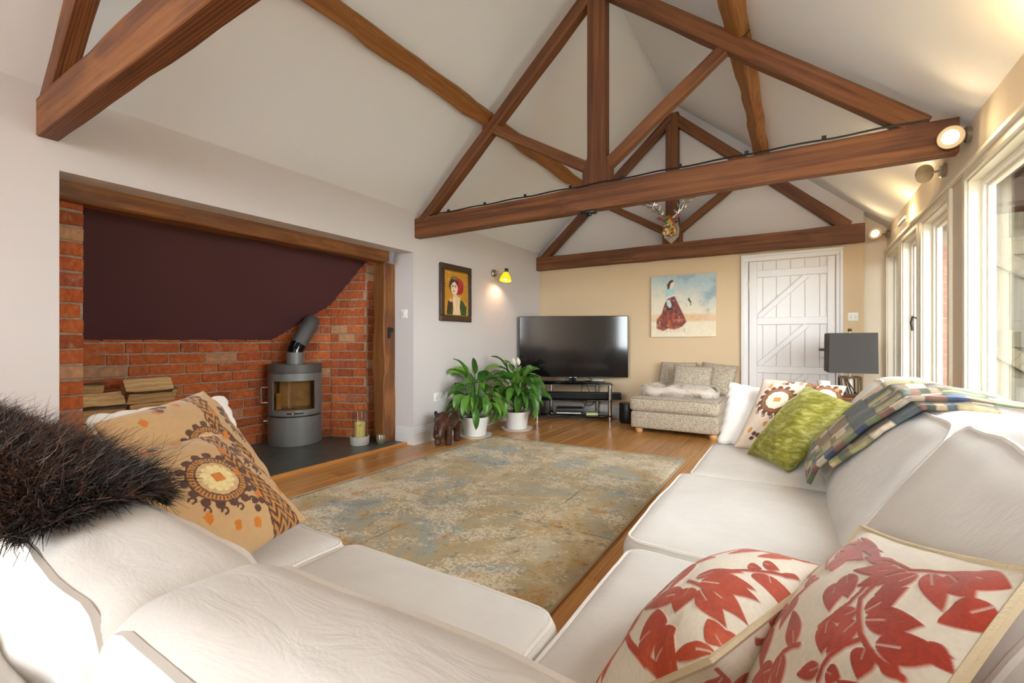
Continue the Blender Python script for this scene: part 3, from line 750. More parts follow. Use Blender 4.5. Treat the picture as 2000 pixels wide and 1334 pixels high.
# near pair on the left
TAN = ('#c9a474', '#5a3a2c', '#c4873f', '#ead79a', '#d07a1c')
pillow('ikat_cushion', 'tan ikat cushion with a full medallion, lying in front of its twin', ((-1.03, 0.42, 0.505), (-1.225, 0.825, 0.505), (-1.548, 0.745, 0.735), (-1.36, 0.345, 0.76)), 0.14, m_ikat, 190, ikat(*TAN, cx=0.48, cy=0.50, band=0.82), 0.05, None, seed=1, wr=0.008, prof=0.5)
pillow('ikat_cushion', 'tan ikat cushion propped behind its twin, one corner pointing up', ((-1.37, 0.56, 0.50), (-1.66, 0.98, 0.50), (-1.93, 0.865, 0.838), (-1.62, 0.455, 0.805)), 0.16, m_ikat, 150, ikat(*TAN, cx=0.45, cy=0.45, band=0.74, seed=3), 0.06, None, seed=2, wr=0.010)
m_cotton = simple('white_cotton', '#f1eeea', 0.85, sheen=0.1)
pillow('scalloped_pillow', 'white scalloped-edge pillow behind the two tan ikat cushions', ((-1.72, 0.56, 0.49), (-1.86, 1.02, 0.49), (-2.02, 0.985, 0.80), (-1.93, 0.53, 0.785)), 0.13, m_cotton, 48, None, 0.03, None, seed=3, scallop=0.05)
# window run
pillow('scalloped_pillow', 'white scalloped-edge pillow leaning on the sofa arm near the grey chaise', ((-0.37, 2.70, 0.48), (0.06, 2.76, 0.48), (0.08, 2.98, 0.70), (-0.345, 2.97, 0.785)), 0.15, m_cotton, 48, None, 0.03, None, seed=4, scallop=0.05)
PALE = ('#d9c7b2', '#5f3f30', '#a66a3c', '#efe3c4', '#c98a4a')
pillow('ikat_cushion', 'pale cream ikat cushion behind the green velvet cushion', ((-0.285, 2.60, 0.485), (0.10, 2.60, 0.485), (0.208, 2.88, 0.80), (-0.165, 2.865, 0.822)), 0.14, m_ikat, 130, ikat(*PALE, cx=0.30, cy=0.62, band=0.66, seed=5), 0.05, None, seed=5)
def velvet():
    n = NT('green_velvet'); n.set(Roughness=0.55, Sheen_Weight=0.6, Sheen_Roughness=0.35); n.b.inputs['Sheen Tint'].default_value = (0.75, 0.78, 0.35, 1)
    f = n.noise(n.coord((3, 3, 9)), 6, 5, 0.65, 0.8)
    n.base(n.ramp(f, [(0.3, hx('#5d5a12')), (0.5, hx('#84812c')), (0.68, hx('#b3ae62'))])); n.bump(n.noise(n.coord((2, 2, 10)), 8, 3), 0.25, 0.01); return n.m
pillow('velvet_cushion', 'olive green velvet cushion standing on the window-side seat', ((-0.21, 2.46, 0.49), (-0.04, 2.20, 0.49), (0.20, 2.50, 0.755), (0.042, 2.78, 0.80)), 0.15, velvet(), 56, None, 0.05, None, seed=6, wr=0.010)
# red leaf pair in the corner
L1 = [(0.713, 0.763, 0.838, 0.969, 0.041), (0.7, 0.819, 0.713, 1.0, 0.044), (0.669, 0.731, 0.6, 0.988, 0.043), (0.625, 0.769, 0.537, 0.95, 0.031), (0.638, 0.663, 0.513, 0.875, 0.027), (0.713, 0.688, 0.838, 0.706, 0.061), (0.756, 0.675, 0.738, 0.331, 0.041), (0.863, 0.344, 0.825, 0.562, 0.078), (0.919, 0.475, 0.856, 0.656, 0.067), (0.981, 0.625, 0.919, 0.763, 0.058), (0.831, 0.225, 0.875, 0.181, 0.007), (0.913, 0.369, 0.913, 0.131, 0.088), (0.944, 0.431, 0.981, 0.419, 0.092), (0.981, 0.713, 1.0, 0.775, 0.044), (0.906, 1.0, 0.85, 0.9, 0.039), (0.956, 1.0, 0.969, 0.744, 0.016), (0.863, 1.0, 0.812, 0.994, 0.019), (0.413, 0.938, 0.5, 1.0, 0.06), (0.537, 1.0, 0.556, 0.969, 0.031), (0.825, 0.244, 0.744, 0.3, 0.045), (0.844, 0.213, 0.812, 0.256, 0.007), (0.881, 0.169, 0.931, 0.106, 0.007), (0.888, 0.169, 0.931, 0.113, 0.003), (0.444, 0.844, 0.406, 0.9, 0.029), (0.363, 0.875, 0.325, 0.938, 0.031)]
T1S = [[(0.819, 0.238), (0.906, 0.388), (0.963, 0.525), (0.988, 0.625), (0.994, 0.713)], [(0.663, 0.625), (0.688, 0.738), (0.706, 0.819)], [(0.556, 0.788), (0.456, 0.881), (0.344, 0.963), (0.281, 0.981)], [(0.856, 0.206), (0.881, 0.169), (0.925, 0.113)]]
L2 = [(0.744, 0.638, 0.812, 0.781, 0.028), (0.769, 0.619, 0.9, 0.725, 0.034), (0.844, 0.588, 0.988, 0.688, 0.031), (0.719, 0.625, 0.675, 0.537, 0.023), (0.75, 0.6, 0.731, 0.469, 0.028), (0.663, 0.537, 0.731, 0.463, 0.032), (0.831, 0.562, 0.856, 0.488, 0.028), (0.706, 0.825, 0.55, 0.719, 0.025), (0.744, 0.831, 0.625, 0.694, 0.027), (0.775, 0.844, 0.738, 0.694, 0.024), (0.8, 0.869, 0.906, 0.769, 0.027), (0.831, 0.894, 0.95, 0.863, 0.038), (0.875, 0.919, 0.981, 0.925, 0.037), (0.981, 0.863, 0.931, 0.738, 0.031), (0.544, 0.706, 0.65, 0.631, 0.034), (0.656, 0.844, 0.494, 0.8, 0.023), (0.175, 0.844, 0.506, 0.863, 0.032), (0.225, 0.788, 0.513, 0.819, 0.039), (0.406, 0.781, 0.319, 0.713, 0.068), (0.875, 0.575, 0.938, 0.575, 0.019), (0.544, 0.656, 0.631, 0.556, 0.036), (0.744, 0.431, 0.694, 0.356, 0.016), (0.775, 0.438, 0.825, 0.456, 0.016), (0.206, 0.913, 0.619, 0.85, 0.024), (0.931, 0.681, 0.994, 0.663, 0.022)]
T2S = [[(0.688, 0.731), (0.694, 0.663), (0.738, 0.619), (0.788, 0.581), (0.831, 0.569), (0.875, 0.562), (0.913, 0.569), (0.938, 0.575)], [(0.663, 0.706), (0.675, 0.631), (0.663, 0.556), (0.644, 0.506)], [(0.8, 0.569), (0.775, 0.525), (0.756, 0.475), (0.756, 0.438), (0.769, 0.406)], [(0.644, 0.85), (0.738, 0.844), (0.831, 0.906), (0.919, 0.963)], [(0.356, 0.681), (0.138, 0.738), (0.075, 0.856)]]
def explicit(Lf, Ts, k1, wst): return [(Ts[0], wst, [(x0, y0, math.degrees(math.atan2(y1-y0, x1-x0)), math.hypot(x1-x0, y1-y0), max(w, 0.02)*k1, (0.06, -0.08)[k % 2]) for k, (x0, y0, x1, y1, w) in enumerate(Lf) if math.hypot(x1-x0, y1-y0) > 0.04])]+[(p, wst*0.85, []) for p in Ts[1:]]
S1 = explicit([l for l in L1 if l[4] < 0.07], T1S, 1.45, 0.012)+[stem(curve([(0.05, 0.95), (0.28, 0.80), (0.18, 0.45), (0.45, 0.25)], 10), 0.010, 10, 0.19, 0.045, 9), stem(curve([(0.45, 0.60), (0.62, 0.42), (0.55, 0.2), (0.75, 0.05)], 10), 0.010, 9, 0.18, 0.048, 10), stem(curve([(0.80, 0.30), (0.86, 0.2), (0.84, 0.12), (0.95, 0.03)], 8), 0.010, 6, 0.14, 0.045, 12), stem(curve([(0.05, 0.4), (0.15, 0.2), (0.3, 0.15), (0.42, 0.02)], 10), 0.010, 7, 0.17, 0.042, 14)]
S2 = explicit(L2, T2S, 1.5, 0.010)+[stem(curve([(0.62, 0.42), (0.50, 0.35), (0.55, 0.2), (0.75, 0.05)], 10), 0.010, 8, 0.16, 0.042, 19), stem(curve([(0.98, 0.50), (0.90, 0.38), (0.96, 0.25), (0.90, 0.05)], 10), 0.010, 6, 0.14, 0.04, 21), stem(curve([(0.40, 0.62), (0.28, 0.45), (0.36, 0.25), (0.22, 0.02)], 10), 0.010, 8, 0.17, 0.042, 22), stem(curve([(0.03, 0.80), (0.12, 0.55), (0.03, 0.35), (0.10, 0.05)], 10), 0.010, 8, 0.15, 0.04, 23)]
m_cord = simple('cream_cord', '#d8c7a6', 0.8, bump=(300, 0.5))
pillow('leaf_cushion', 'red leaf cut-velvet cushion with cord piping on the corner seat', ((-0.10, 1.16, 0.50), (-0.265, 0.575, 0.50), (-0.095, 0.62, 0.625), (0.055, 1.02, 0.615)), 0.18, m_leafp, 300, leafprint(S1, reds=('#97301d', '#bb4a2b', '#cf6a45')), 0.05, m_cord, 0.0055, seed=7, relief=0.0025, wr=0.004, prof=0.6)
pillow('leaf_cushion', 'darker red leaf cushion leaning against the back cushion, behind its twin', ((-0.10, 0.80, 0.47), (-0.02, 0.36, 0.57), (0.20, 0.655, 0.80), (0.105, 1.12, 0.665)), 0.11, m_leafp, 300, leafprint(S2), 0.06, m_cord, 0.006, seed=8, relief=0.0025, wr=0.004, prof=0.7)
# ------------------------------------------------------------------ fur throw, quilt, rug
def strands(base_pts, normals, flow, n_len, width, cols, jitter, segs=4, curl=0.35, lift=0.55, taper=None):
    """ribbon hairs as one mesh: base points (N,3), normals, flow direction (N,3)"""
    N = len(base_pts); L = n_len*(0.6+0.8*rng.random(N))*(1.0 if taper is None else taper)
    d = normals*lift+flow*0.9+rng.normal(0, jitter, (N, 3)); d /= np.linalg.norm(d, axis=1, keepdims=True)
    side = np.cross(d, rng.normal(0, 1, (N, 3))); side /= np.linalg.norm(side, axis=1, keepdims=True)
    bend = flow*0.9+np.array([0, 0, -0.45])+rng.normal(0, curl, (N, 3))
    V = np.zeros((N, segs+1, 2, 3))
    for k in range(segs+1):
        t = k/segs; p = base_pts+d*(L*t)[:, None]+bend*(L*t*t*0.55)[:, None]+np.cross(d, side)*(0.12*L*np.sin(t*5+rng.random(N)*6))[:, None]
        w = width*(1-t*0.85)
        V[:, k, 0] = p-side*w; V[:, k, 1] = p+side*w
    vs = V.reshape(-1, 3); m = (segs+1)*2; o = (np.arange(N)*m)[:, None]
    fs = np.concatenate([np.stack([o[:, 0]+2*k, o[:, 0]+2*k+1, o[:, 0]+2*k+3, o[:, 0]+2*k+2], -1) for k in range(segs)])
    me = bpy.data.meshes.new('m'); me.from_pydata(vs.tolist(), [], fs.tolist()); me.update(); me.shade_smooth()
    C = np.repeat(cols, m, axis=0); set_print(me, C); return me
def path_surface(path, w0, w1, ns, nw, wfun):
    """sheet: path = list of (a,b) swept; wfun(s, w, a, b)->(x,y,z)"""
    path = np.array(path, float); seg = np.linalg.norm(np.diff(path, axis=0), axis=1); cum = np.concatenate([[0], np.cumsum(seg)]); s = np.linspace(0, cum[-1], ns)
    a = np.interp(s, cum, path[:, 0]); b = np.interp(s, cum, path[:, 1])
    for _ in range(3):
        a[1:-1] = (a[:-2]+2*a[1:-1]+a[2:])/4; b[1:-1] = (b[:-2]+2*b[1:-1]+b[2:])/4
    w = np.linspace(w0, w1, nw); A, Wd = np.meshgrid(a, w, indexing='ij'); B, _ = np.meshgrid(b, w, indexing='ij'); S, _ = np.meshgrid(s/cum[-1], w, indexing='ij')
    return wfun(S, Wd, A, B)
def normals_of(P):
    du = np.gradient(P, axis=0); dv = np.gradient(P, axis=1); n = np.cross(du, dv); return n/np.maximum(np.linalg.norm(n, axis=2, keepdims=True), 1e-9)
def sheet_me(P, thick=0.0):
    ny, nx = P.shape[:2]; me = mesh(P.reshape(-1, 3), grid_faces(ny, nx), True)
    return me
def sample(P, N, n):
    ny, nx = P.shape[:2]; i = rng.random(n)*(ny-1.001); j = rng.random(n)*(nx-1.001); i0, j0 = i.astype(int), j.astype(int); fi, fj = (i-i0)[:, None], (j-j0)[:, None]
    g = lambda A: A[i0, j0]*(1-fi)*(1-fj)+A[i0+1, j0]*fi*(1-fj)+A[i0, j0+1]*(1-fi)*fj+A[i0+1, j0+1]*fi*fj
    return g(P), g(N), i/(ny-1), j/(nx-1)
ft = thing('fur_throw', 'shaggy dark brown sheepskin draped over the sofa back', 'throw', (-1.2, 0.2, 0.6))
P = path_surface([(0.138, 0.812), (0.150, 0.826), (0.19, 0.830), (0.24, 0.827), (0.280, 0.82), (0.300, 0.802), (0.312, 0.78)], -1.95, -0.74, 24, 44,
                 lambda S, W, A, B: np.stack([-1.95+(W+1.95)*(1.23+0.05*np.sin(math.pi*S)-0.10*S)/1.21, A+0*W, B+0.022*np.clip((-0.80-W)/0.35, 0, 1)+0.008*fbm(W*5, S*4, 2)], -1))
P[:, :, 0] = np.where(P[:, :, 0] > -0.95, P[:, :, 0]+0.03*fbm(P[:, :, 1]*14, P[:, :, 2]*9, 3.0), P[:, :, 0])
m_furskin = simple('fur_hide', '#1c1411', 0.9)
obj('hide', sheet_me(P), m_furskin, ft)
Nn = normals_of(P)
if Nn[12, 20, 2] < 0: Nn = -Nn
n_s = 60000
pts, nn, si, wi = sample(P, Nn, n_s)
cl = 0.5+0.5*fbm(pts[:, 0]*7, pts[:, 1]*7, pts[:, 2]*7); rr = rng.random(n_s)
cc = np.array(hx('#15100e'))*(0.5+rr)[:, None]; cc = np.where((rr*cl > 0.27)[:, None], np.array(hx('#5a3826'))*(0.6+0.8*rng.random(n_s))[:, None], cc); cc = np.where((rr > 0.93)[:, None], np.array(hx('#6e6a70'))*0.6, cc)
th = 5*fbm(pts[:, 0]*3.5, pts[:, 1]*3.5, 1.0); fl_ = np.stack([0.25+0.6*np.cos(th), 0.7*np.sin(th)+0.15*(si-0.5), -0.35*np.abs(si-0.45)], -1)
m_fur = attr_mat('fur_hair', 0.45)
tag(obj('fur', strands(pts, nn, fl_, 0.026, 0.0011, cc, 0.45, 5, 1.1, 0.28, np.clip(np.minimum(si, 1-si)/0.16, 0.45, 1)*np.clip((1-wi)/0.05, 0.5, 1)), m_fur, ft), kind='stuff')

def quilt_cols(U, V):
    pal = np.array([hx(c) for c in ('#6f7d52', '#9a9258', '#83694c', '#667a74', '#a88460', '#98a088', '#54664a', '#bdb18c', '#86584a', '#4a5a62', '#b39c68', '#70604c', '#c9b6a0', '#3e4a3c')])
    nb, mb = 13, 8; iu, iv = np.floor(U*nb).astype(int), np.floor(V*mb).astype(int); fu, fv = U*nb-iu, V*mb-iv
    h = (iu*7+iv*13+iu*iv*3) % 11
    strip = np.where(h % 2 == 0, np.floor(fu*4), np.floor(fv*4)).astype(int); plain = (h % 5 == 0)
    k = np.where(plain, h*5+1, strip*5+h*3+iu+iv*2); C = pal[k % len(pal)].copy()
    border = V < 0.10; kb = np.floor(U*26).astype(int); C = np.where(border[..., None], pal[(kb*kb*5+kb*3) % len(pal)]*1.05, C)
    bl = border & ((kb % 9 == 3) | (kb % 11 == 6)); C = np.where(bl[..., None], np.array(hx('#3a4f78')), C)
    C = np.where((border & (kb == 19))[..., None], np.array(hx('#a8424a')), C)
    bx = (np.abs(U-0.16) < 0.065) & (np.abs(V-0.62) < 0.16); C = np.where(bx[..., None], np.array(hx('#86694e'))*(0.85+0.3*(np.sin(V*190) > 0.3))[..., None], C)
    C = C*0.7+C.mean(-1, keepdims=True)*0.3*np.array([1.08, 1.06, 0.80])
    C *= 1.2*(0.7+0.65*(0.5+0.5*fbm(U*90, V*60, 2)))[..., None]; C *= (1+0.30*vnoise(U*26, V*240, 4))[..., None]
    seam = np.minimum(np.minimum(fu, 1-fu), np.minimum(fv, 1-fv)) < 0.045; C = np.where(seam[..., None], C*0.6, C)
    return np.clip(C, 0, 1)
m_quilt = attr_mat('patchwork_print', 0.85, 0.1, (120, 0.3))
def quilt_layer(name, parent, path, w0, w1, skew, off, sd):
    P = path_surface(path, 0, 1, 260, 150, lambda S, W, A, B: np.stack([A+0.006*fbm(S*8, W*6, sd), w0+(w1-w0)*W+skew*S, B+off+0.012*np.clip(S*(1-S)*6, 0, 1)*fbm(S*7+sd, W*5, sd)+0.006*np.sin(W*16+S*9)*np.clip(S*3, 0, 1)], -1))
    Nq = normals_of(P); Nq = Nq if Nq[130, 75, 2] > 0 else -Nq
    Q = P-Nq*0.014; ny, nx = P.shape[:2]; me = bpy.data.meshes.new('m'); a = grid_faces(ny, nx); b = grid_faces(ny, nx, ny*nx, True); rim = []
    per = [(0, j) for j in range(nx)]+[(i, nx-1) for i in range(1, ny)]+[(ny-1, j) for j in range(nx-2, -1, -1)]+[(i, 0) for i in range(ny-2, 0, -1)]
    ids = [i*nx+j for i, j in per]
    for k in range(len(ids)): p, q = ids[k], ids[(k+1) % len(ids)]; rim.append((q, p, p+ny*nx, q+ny*nx))
    me.from_pydata(np.concatenate([P.reshape(-1, 3), Q.reshape(-1, 3)]).tolist(), [], a+b+rim); me.update(); me.shade_smooth()
    bmq = bmesh.new(); bmq.from_mesh(me); bmesh.ops.recalc_face_normals(bmq, faces=bmq.faces); bmq.to_mesh(me); bmq.free()
    S, W = np.meshgrid(np.linspace(0, 1, ny), np.linspace(0, 1, nx), indexing='ij'); C = quilt_cols(S, (W+sd*0.13) % 1.0 if sd else W).reshape(-1, 3); set_print(me, np.concatenate([C, C]))
    return obj(name, me, m_quilt, parent)
qt = thing('patchwork_quilt', 'green and brown patchwork quilt folded over the window-side sofa back', 'quilt', (0.3, 2.1, 0.6))
qp = [(0.022, 0.525), (0.045, 0.59), (0.10, 0.67), (0.18, 0.775), (0.265, 0.862), (0.36, 0.876), (0.48, 0.855), (0.60, 0.80), (0.725, 0.70), (0.735, 0.56)]
quilt_layer('fold', qt, qp, 1.90, 2.36, -0.50, 0.010, 0)
quilt_layer('fold', qt, [(0.085, 0.63)]+[(a+0.02, b-0.004) for a, b in qp[3:]], 1.80, 2.22, -0.48, 0.0, 3)

def rug_mat():
    n = NT('distressed_rug'); n.set(Roughness=0.95, Sheen_Weight=0.1)
    v = n.coord(); f1 = n.noise(v, 1.6, 6, 0.65, 0.8); f2 = n.noise(n.coord(loc=(5, 3, 1)), 3.2, 5, 0.7, 0.5); f3 = n.noise(n.coord(loc=(1, 8, 2)), 2.1, 4, 0.6, 0.6); fine = n.noise(v, 60, 3, 0.7)
    c = n.ramp(f1, [(0.28, hx('#7d8f96')), (0.42, hx('#aeb8b4')), (0.52, hx('#c6b892')), (0.62, hx('#ddd3bc')), (0.75, hx('#c6d0cc'))])
    c = n.mix(n.ramp(f3, [(0.52, (0, 0, 0)), (0.68, (0.75, 0.75, 0.75))]), c, hx('#bda878'))
    s = n.add('ShaderNodeMath', {0: f2, 1: fine}, operation='MULTIPLY').outputs[0]
    c = n.mix(n.ramp(s, [(0.25, (0, 0, 0)), (0.30, (0.9, 0.9, 0.9))]), c, hx('#efe4d0'))
    sp = n.noise(n.coord(loc=(2, 2, 7)), 5.5, 3, 0.6); so = n.add('ShaderNodeMath', {0: sp, 1: fine}, operation='MULTIPLY').outputs[0]
    c = n.mix(n.ramp(so, [(0.315, (0, 0, 0)), (0.37, (0.85, 0.85, 0.85))]), c, hx('#c8952e'))
    # broken dark lines, like a faded grid
    dv = n.add('ShaderNodeTexNoise', {'Vector': v, 'Scale': 2.5, 'Detail': 3.0}); add = n.add('ShaderNodeVectorMath', {0: v, 1: dv.outputs['Color']}, operation='MULTIPLY_ADD'); add.inputs[2].default_value = (0, 0, 0)
    mixv = n.add('ShaderNodeMix', {0: 0.06}, data_type='VECTOR'); n.link(v, mixv.inputs[4]); n.link(dv.outputs['Color'], mixv.inputs[5])
    br = n.add('ShaderNodeTexBrick', {'Vector': mixv.outputs[1], 'Scale': 1.0, 'Mortar Size': 0.006, 'Mortar Smooth': 0.8, 'Brick Width': 1.15, 'Row Height': 0.72, 'Color1': (0, 0, 0, 1), 'Color2': (0, 0, 0, 1), 'Mortar': (1, 1, 1, 1)})
    ln = n.add('ShaderNodeMath', {0: br.outputs['Color'], 1: n.ramp(n.noise(n.coord(loc=(9, 1, 3)), 3.0, 4), [(0.47, (0, 0, 0)), (0.62, (0.7, 0.7, 0.7))])}, operation='MULTIPLY').outputs[0]
    c = n.mix(ln, c, hx('#3f4a50'))
    dk = n.noise(n.coord((1, 1, 1), loc=(4, 6, 0)), 14, 4, 0.7); c = n.mix(n.ramp(dk, [(0.57, (0, 0, 0)), (0.70, (0.65, 0.65, 0.65))]), c, hx('#5b6263'))
    sa = n.noise(v, 260, 2); c = n.mix(0.30, c, n.mix(sa, hx('#50493c'), hx('#f0e4cc')), 'OVERLAY')
    n.base(c); n.bump(n.noise(v, 240, 3), 0.5, 0.006); return n.m
q = [(-2.795, 1.0), (-0.79, 1.0), (-0.825, 4.165), (-2.80, 4.075)]
nx_, ny_ = 40, 60; U, V = np.meshgrid(np.linspace(0, 1, nx_), np.linspace(0, 1, ny_)); Q = [np.array(p) for p in q]
XY = ((1-U)*(1-V))[..., None]*Q[0]+(U*(1-V))[..., None]*Q[1]+(U*V)[..., None]*Q[2]+((1-U)*V)[..., None]*Q[3]
Zt = 0.012+0.0012*fbm(XY[..., 0]*3, XY[..., 1]*3, 0)
top = np.concatenate([XY, Zt[..., None]], -1); bot = np.concatenate([XY, np.zeros_like(Zt)[..., None]+0.0005], -1)
ids = [j for j in range(nx_)]+[i*nx_+nx_-1 for i in range(1, ny_)]+[(ny_-1)*nx_+j for j in range(nx_-2, -1, -1)]+[i*nx_ for i in range(ny_-2, 0, -1)]
rim = [(ids[k], ids[k]+nx_*ny_, ids[(k+1) % len(ids)]+nx_*ny_, ids[(k+1) % len(ids)]) for k in range(len(ids))]
rg = thing('area_rug', 'large distressed rug in faded blue-grey, ochre and cream', 'rug', (-1.8, 2.6, 0))
me = mesh(np.concatenate([top.reshape(-1, 3), bot.reshape(-1, 3)]), grid_faces(ny_, nx_)+rim, True)
obj('pile', me, rug_mat(), rg)
ring_ = [(q[k][0], q[k][1], 0.008) for k in range(4)]
tube('binding', [tuple(np.array(ring_[k])*(1-t)+np.array(ring_[(k+1) % 4])*t) for k in range(4) for t in np.linspace(0, 0.98, 12)], 0.007, simple('rug_binding', '#b8ab92', 0.9), rg, 6, True)

# ------------------------------------------------------------------ stove
m_steel = simple('grey_stove_paint', '#7b7d7b', 0.45, 0.2, vary=(5, 0.06))
m_steeld = simple('dark_stove_paint', '#5a5956', 0.5, 0.2)
m_fire = simple('firebrick', '#b79c74', 0.9, vary=(9, 0.2))
sc_ = Vector((C0[0]+C1[0], C0[1]+C1[1]))/2; tang = (Vector(C1)-Vector(C0)).normalized(); sb = sc_+Vector(nd)*0.035-tang*0.055
SMX = Matrix(((-tang.x*-1, nd.x, 0, sb.x), (-tang.y*-1, nd.y, 0, sb.y), (0, 0, 1, HZ), (0, 0, 0, 1)))
# local: x along the wall, y towards the room; keep it right-handed
if SMX.to_3x3().determinant() < 0: SMX = Matrix(((-tang.x, nd.x, 0, sb.x), (-tang.y, nd.y, 0, sb.y), (0, 0, 1, HZ), (0, 0, 0, 1)))
stv = thing('wood_stove', 'grey steel wood-burning stove with a curved glass door', 'stove', (sb.x, sb.y, HZ))
SW, SD = 0.245, 0.355
def dpt(a, off=0.0):   # a in [-1,1] across the bowed front
    t = a*math.pi/2; return (math.sin(t)*(SW+off), 0.10+math.cos(t)*(SD-0.10+off))
def dprism(z0, z1, off=0.0, nseg=28, y0=0.0):
    poly = [(SW+off, y0), ]; arc = [dpt(1-2*i/nseg, off) for i in range(nseg+1)]
    pts = [(SW+off, y0)]+arc+[(-SW-off, y0)]; n = len(pts)
    vs = [(p[0], p[1], z) for z in (z0, z1) for p in pts]
    fs = [tuple(range(n))[::-1], tuple(range(n, 2*n))]+[(i, (i+1) % n, n+(i+1) % n, n+i) for i in range(n)]
    me = mesh(vs, fs); bm = bmesh.new(); bm.from_mesh(me); bmesh.ops.recalc_face_normals(bm, faces=bm.faces)
    bmesh.ops.bevel(bm, geom=[e for e in bm.edges if abs(e.verts[0].co.z-e.verts[1].co.z) < 1e-6], offset=0.004, segments=2, affect='EDGES'); bm.to_mesh(me); bm.free(); return shade_auto(me, 30)
def dpanel(a0, a1, z0, z1, off, th, nseg=16):
    vs = []
    for i in range(nseg+1):
        a = a0+(a1-a0)*i/nseg
        for o_, z in ((off, z0), (off+th, z0), (off+th, z1), (off, z1)):
            x_, y_ = dpt(a, o_); vs.append((x_, y_, z))
    fs = [(0, 1, 2, 3), tuple(4*nseg+k for k in (3, 2, 1, 0))]
    for i in range(nseg):
        for k in range(4): fs.append((4*i+k, 4*i+4+k, 4*i+4+(k+1) % 4, 4*i+(k+1) % 4))
    me = mesh(vs, fs); bm = bmesh.new(); bm.from_mesh(me); bmesh.ops.recalc_face_normals(bm, faces=bm.faces); bm.to_mesh(me); bm.free(); return shade_auto(me, 30)
obj('log_drawer', dprism(0.0, 0.275), m_steel, stv, SMX)
obj('plinth_line', dprism(0.275, 0.285, -0.01), m_black, stv, SMX)
obj('top_plate', dprism(0.70, 0.785, 0.004), m_steeld, stv, SMX)
obj('back_panel', boxes_me([((-SW-0.004, -0.01, 0.0), (SW+0.004, 0.02, 0.70)), ((-SW-0.004, 0.0, 0.0), (-SW+0.012, 0.105, 0.70)), ((SW-0.012, 0.0, 0.0), (SW+0.004, 0.105, 0.70))]), m_steel, stv, SMX)
obj('firebox', boxes_me([((-SW+0.02, 0.02, 0.285), (SW-0.02, 0.05, 0.70)), ((-SW+0.02, 0.02, 0.285), (-SW+0.05, 0.16, 0.70)), ((SW-0.05, 0.02, 0.285), (SW-0.02, 0.16, 0.70)), ((-0.17, 0.03, 0.286), (0.17, 0.22, 0.33))]), m_fire, stv, SMX)
dfr = obj('door', dpanel(-1, 1, 0.29, 0.345, -0.012, 0.014), m_steel, stv, SMX)
for a0, a1, z0, z1 in ((-1, 1, 0.625, 0.697), (-1, -0.55, 0.345, 0.625), (0.55, 1, 0.345, 0.625)): obj('door_frame', dpanel(a0, a1, z0, z1, -0.012, 0.014), m_steel, dfr, SMX)
m_stoveglass = glass_mat('smoked_stove_glass', (0.86, 0.80, 0.70), 1.0)
obj('glass', dpanel(-0.56, 0.56, 0.34, 0.63, -0.010, 0.004), m_stoveglass, dfr, SMX)
obj('inner_baffle', boxes_me([((-0.14, 0.10, 0.36), (0.14, 0.13, 0.64))]), m_fire, stv, SMX)
obj('handle', tube_me([(SW-0.01, 0.16, 0.56), (SW+0.045, 0.17, 0.56), (SW+0.052, 0.17, 0.55), (SW+0.052, 0.17, 0.42), (SW+0.045, 0.17, 0.41), (SW-0.01, 0.16, 0.41)], 0.008, 8), m_chrome, dfr, SMX)
obj('handle', tube_me([(SW-0.005, 0.17, 0.235), (SW+0.03, 0.18, 0.235)], 0.006, 8), m_chrome, stv, SMX)
obj('air_slot', dpanel(-0.22, 0.16, 0.307, 0.322, 0.002, 0.002), m_black, dfr, SMX)
xk, yk = dpt(0.02, 0.006); obj('air_knob', lathe_me([(0, -0.01), (0.012, -0.01), (0.012, 0.01), (0, 0.01)], 12, (xk, yk, 0.314)), m_chrome, dfr, SMX)
fx, fy = 0.0, 0.16
p_ = [(fx, fy, 0.785), (fx, fy, 0.90)]; obj('flue_collar', tube_me(p_, 0.078, 24), m_steel, stv, SMX)
obj('flue_joint', tube_me([(fx, fy, 0.895), (fx-0.008, fy-0.004, 0.93), (fx-0.022, fy-0.012, 0.965), (fx-0.038, fy-0.022, 0.99)], 0.0745, 24), m_gloss, stv, SMX)
obj('flue_pipe', tube_me([(fx-0.03, fy-0.018, 0.975), (fx-0.075, fy-0.05, 1.06), (fx-0.12, fy-0.085, 1.15), (fx-0.14, fy-0.11, 1.19), (fx-0.15, fy-0.15, 1.215)], 0.079, 24), m_steeld, stv, SMX)
# kindling log inside
m_logend = wood('split_log', [(0.2, hx('#a97c48')), (0.5, hx('#c9a06a')), (0.8, hx('#e0c08c'))], (1.0, 14, 14), 0.9, 0.3, 0.4, 0.15)
m_bark = wood('bark', [(0.2, hx('#3a2a1c')), (0.6, hx('#6b5238')), (0.85, hx('#8a7050'))], (2.0, 14, 14), 0.95, 0.2, 0.8, 0.15)
tag(obj('kindling_log', box_me(np.array([0.12, 0.15, 0.335]), np.array([0.165, 0.19, 0.50]), 0.006), m_logend, None, SMX), 'pale split log standing inside the stove behind its glass', 'log')

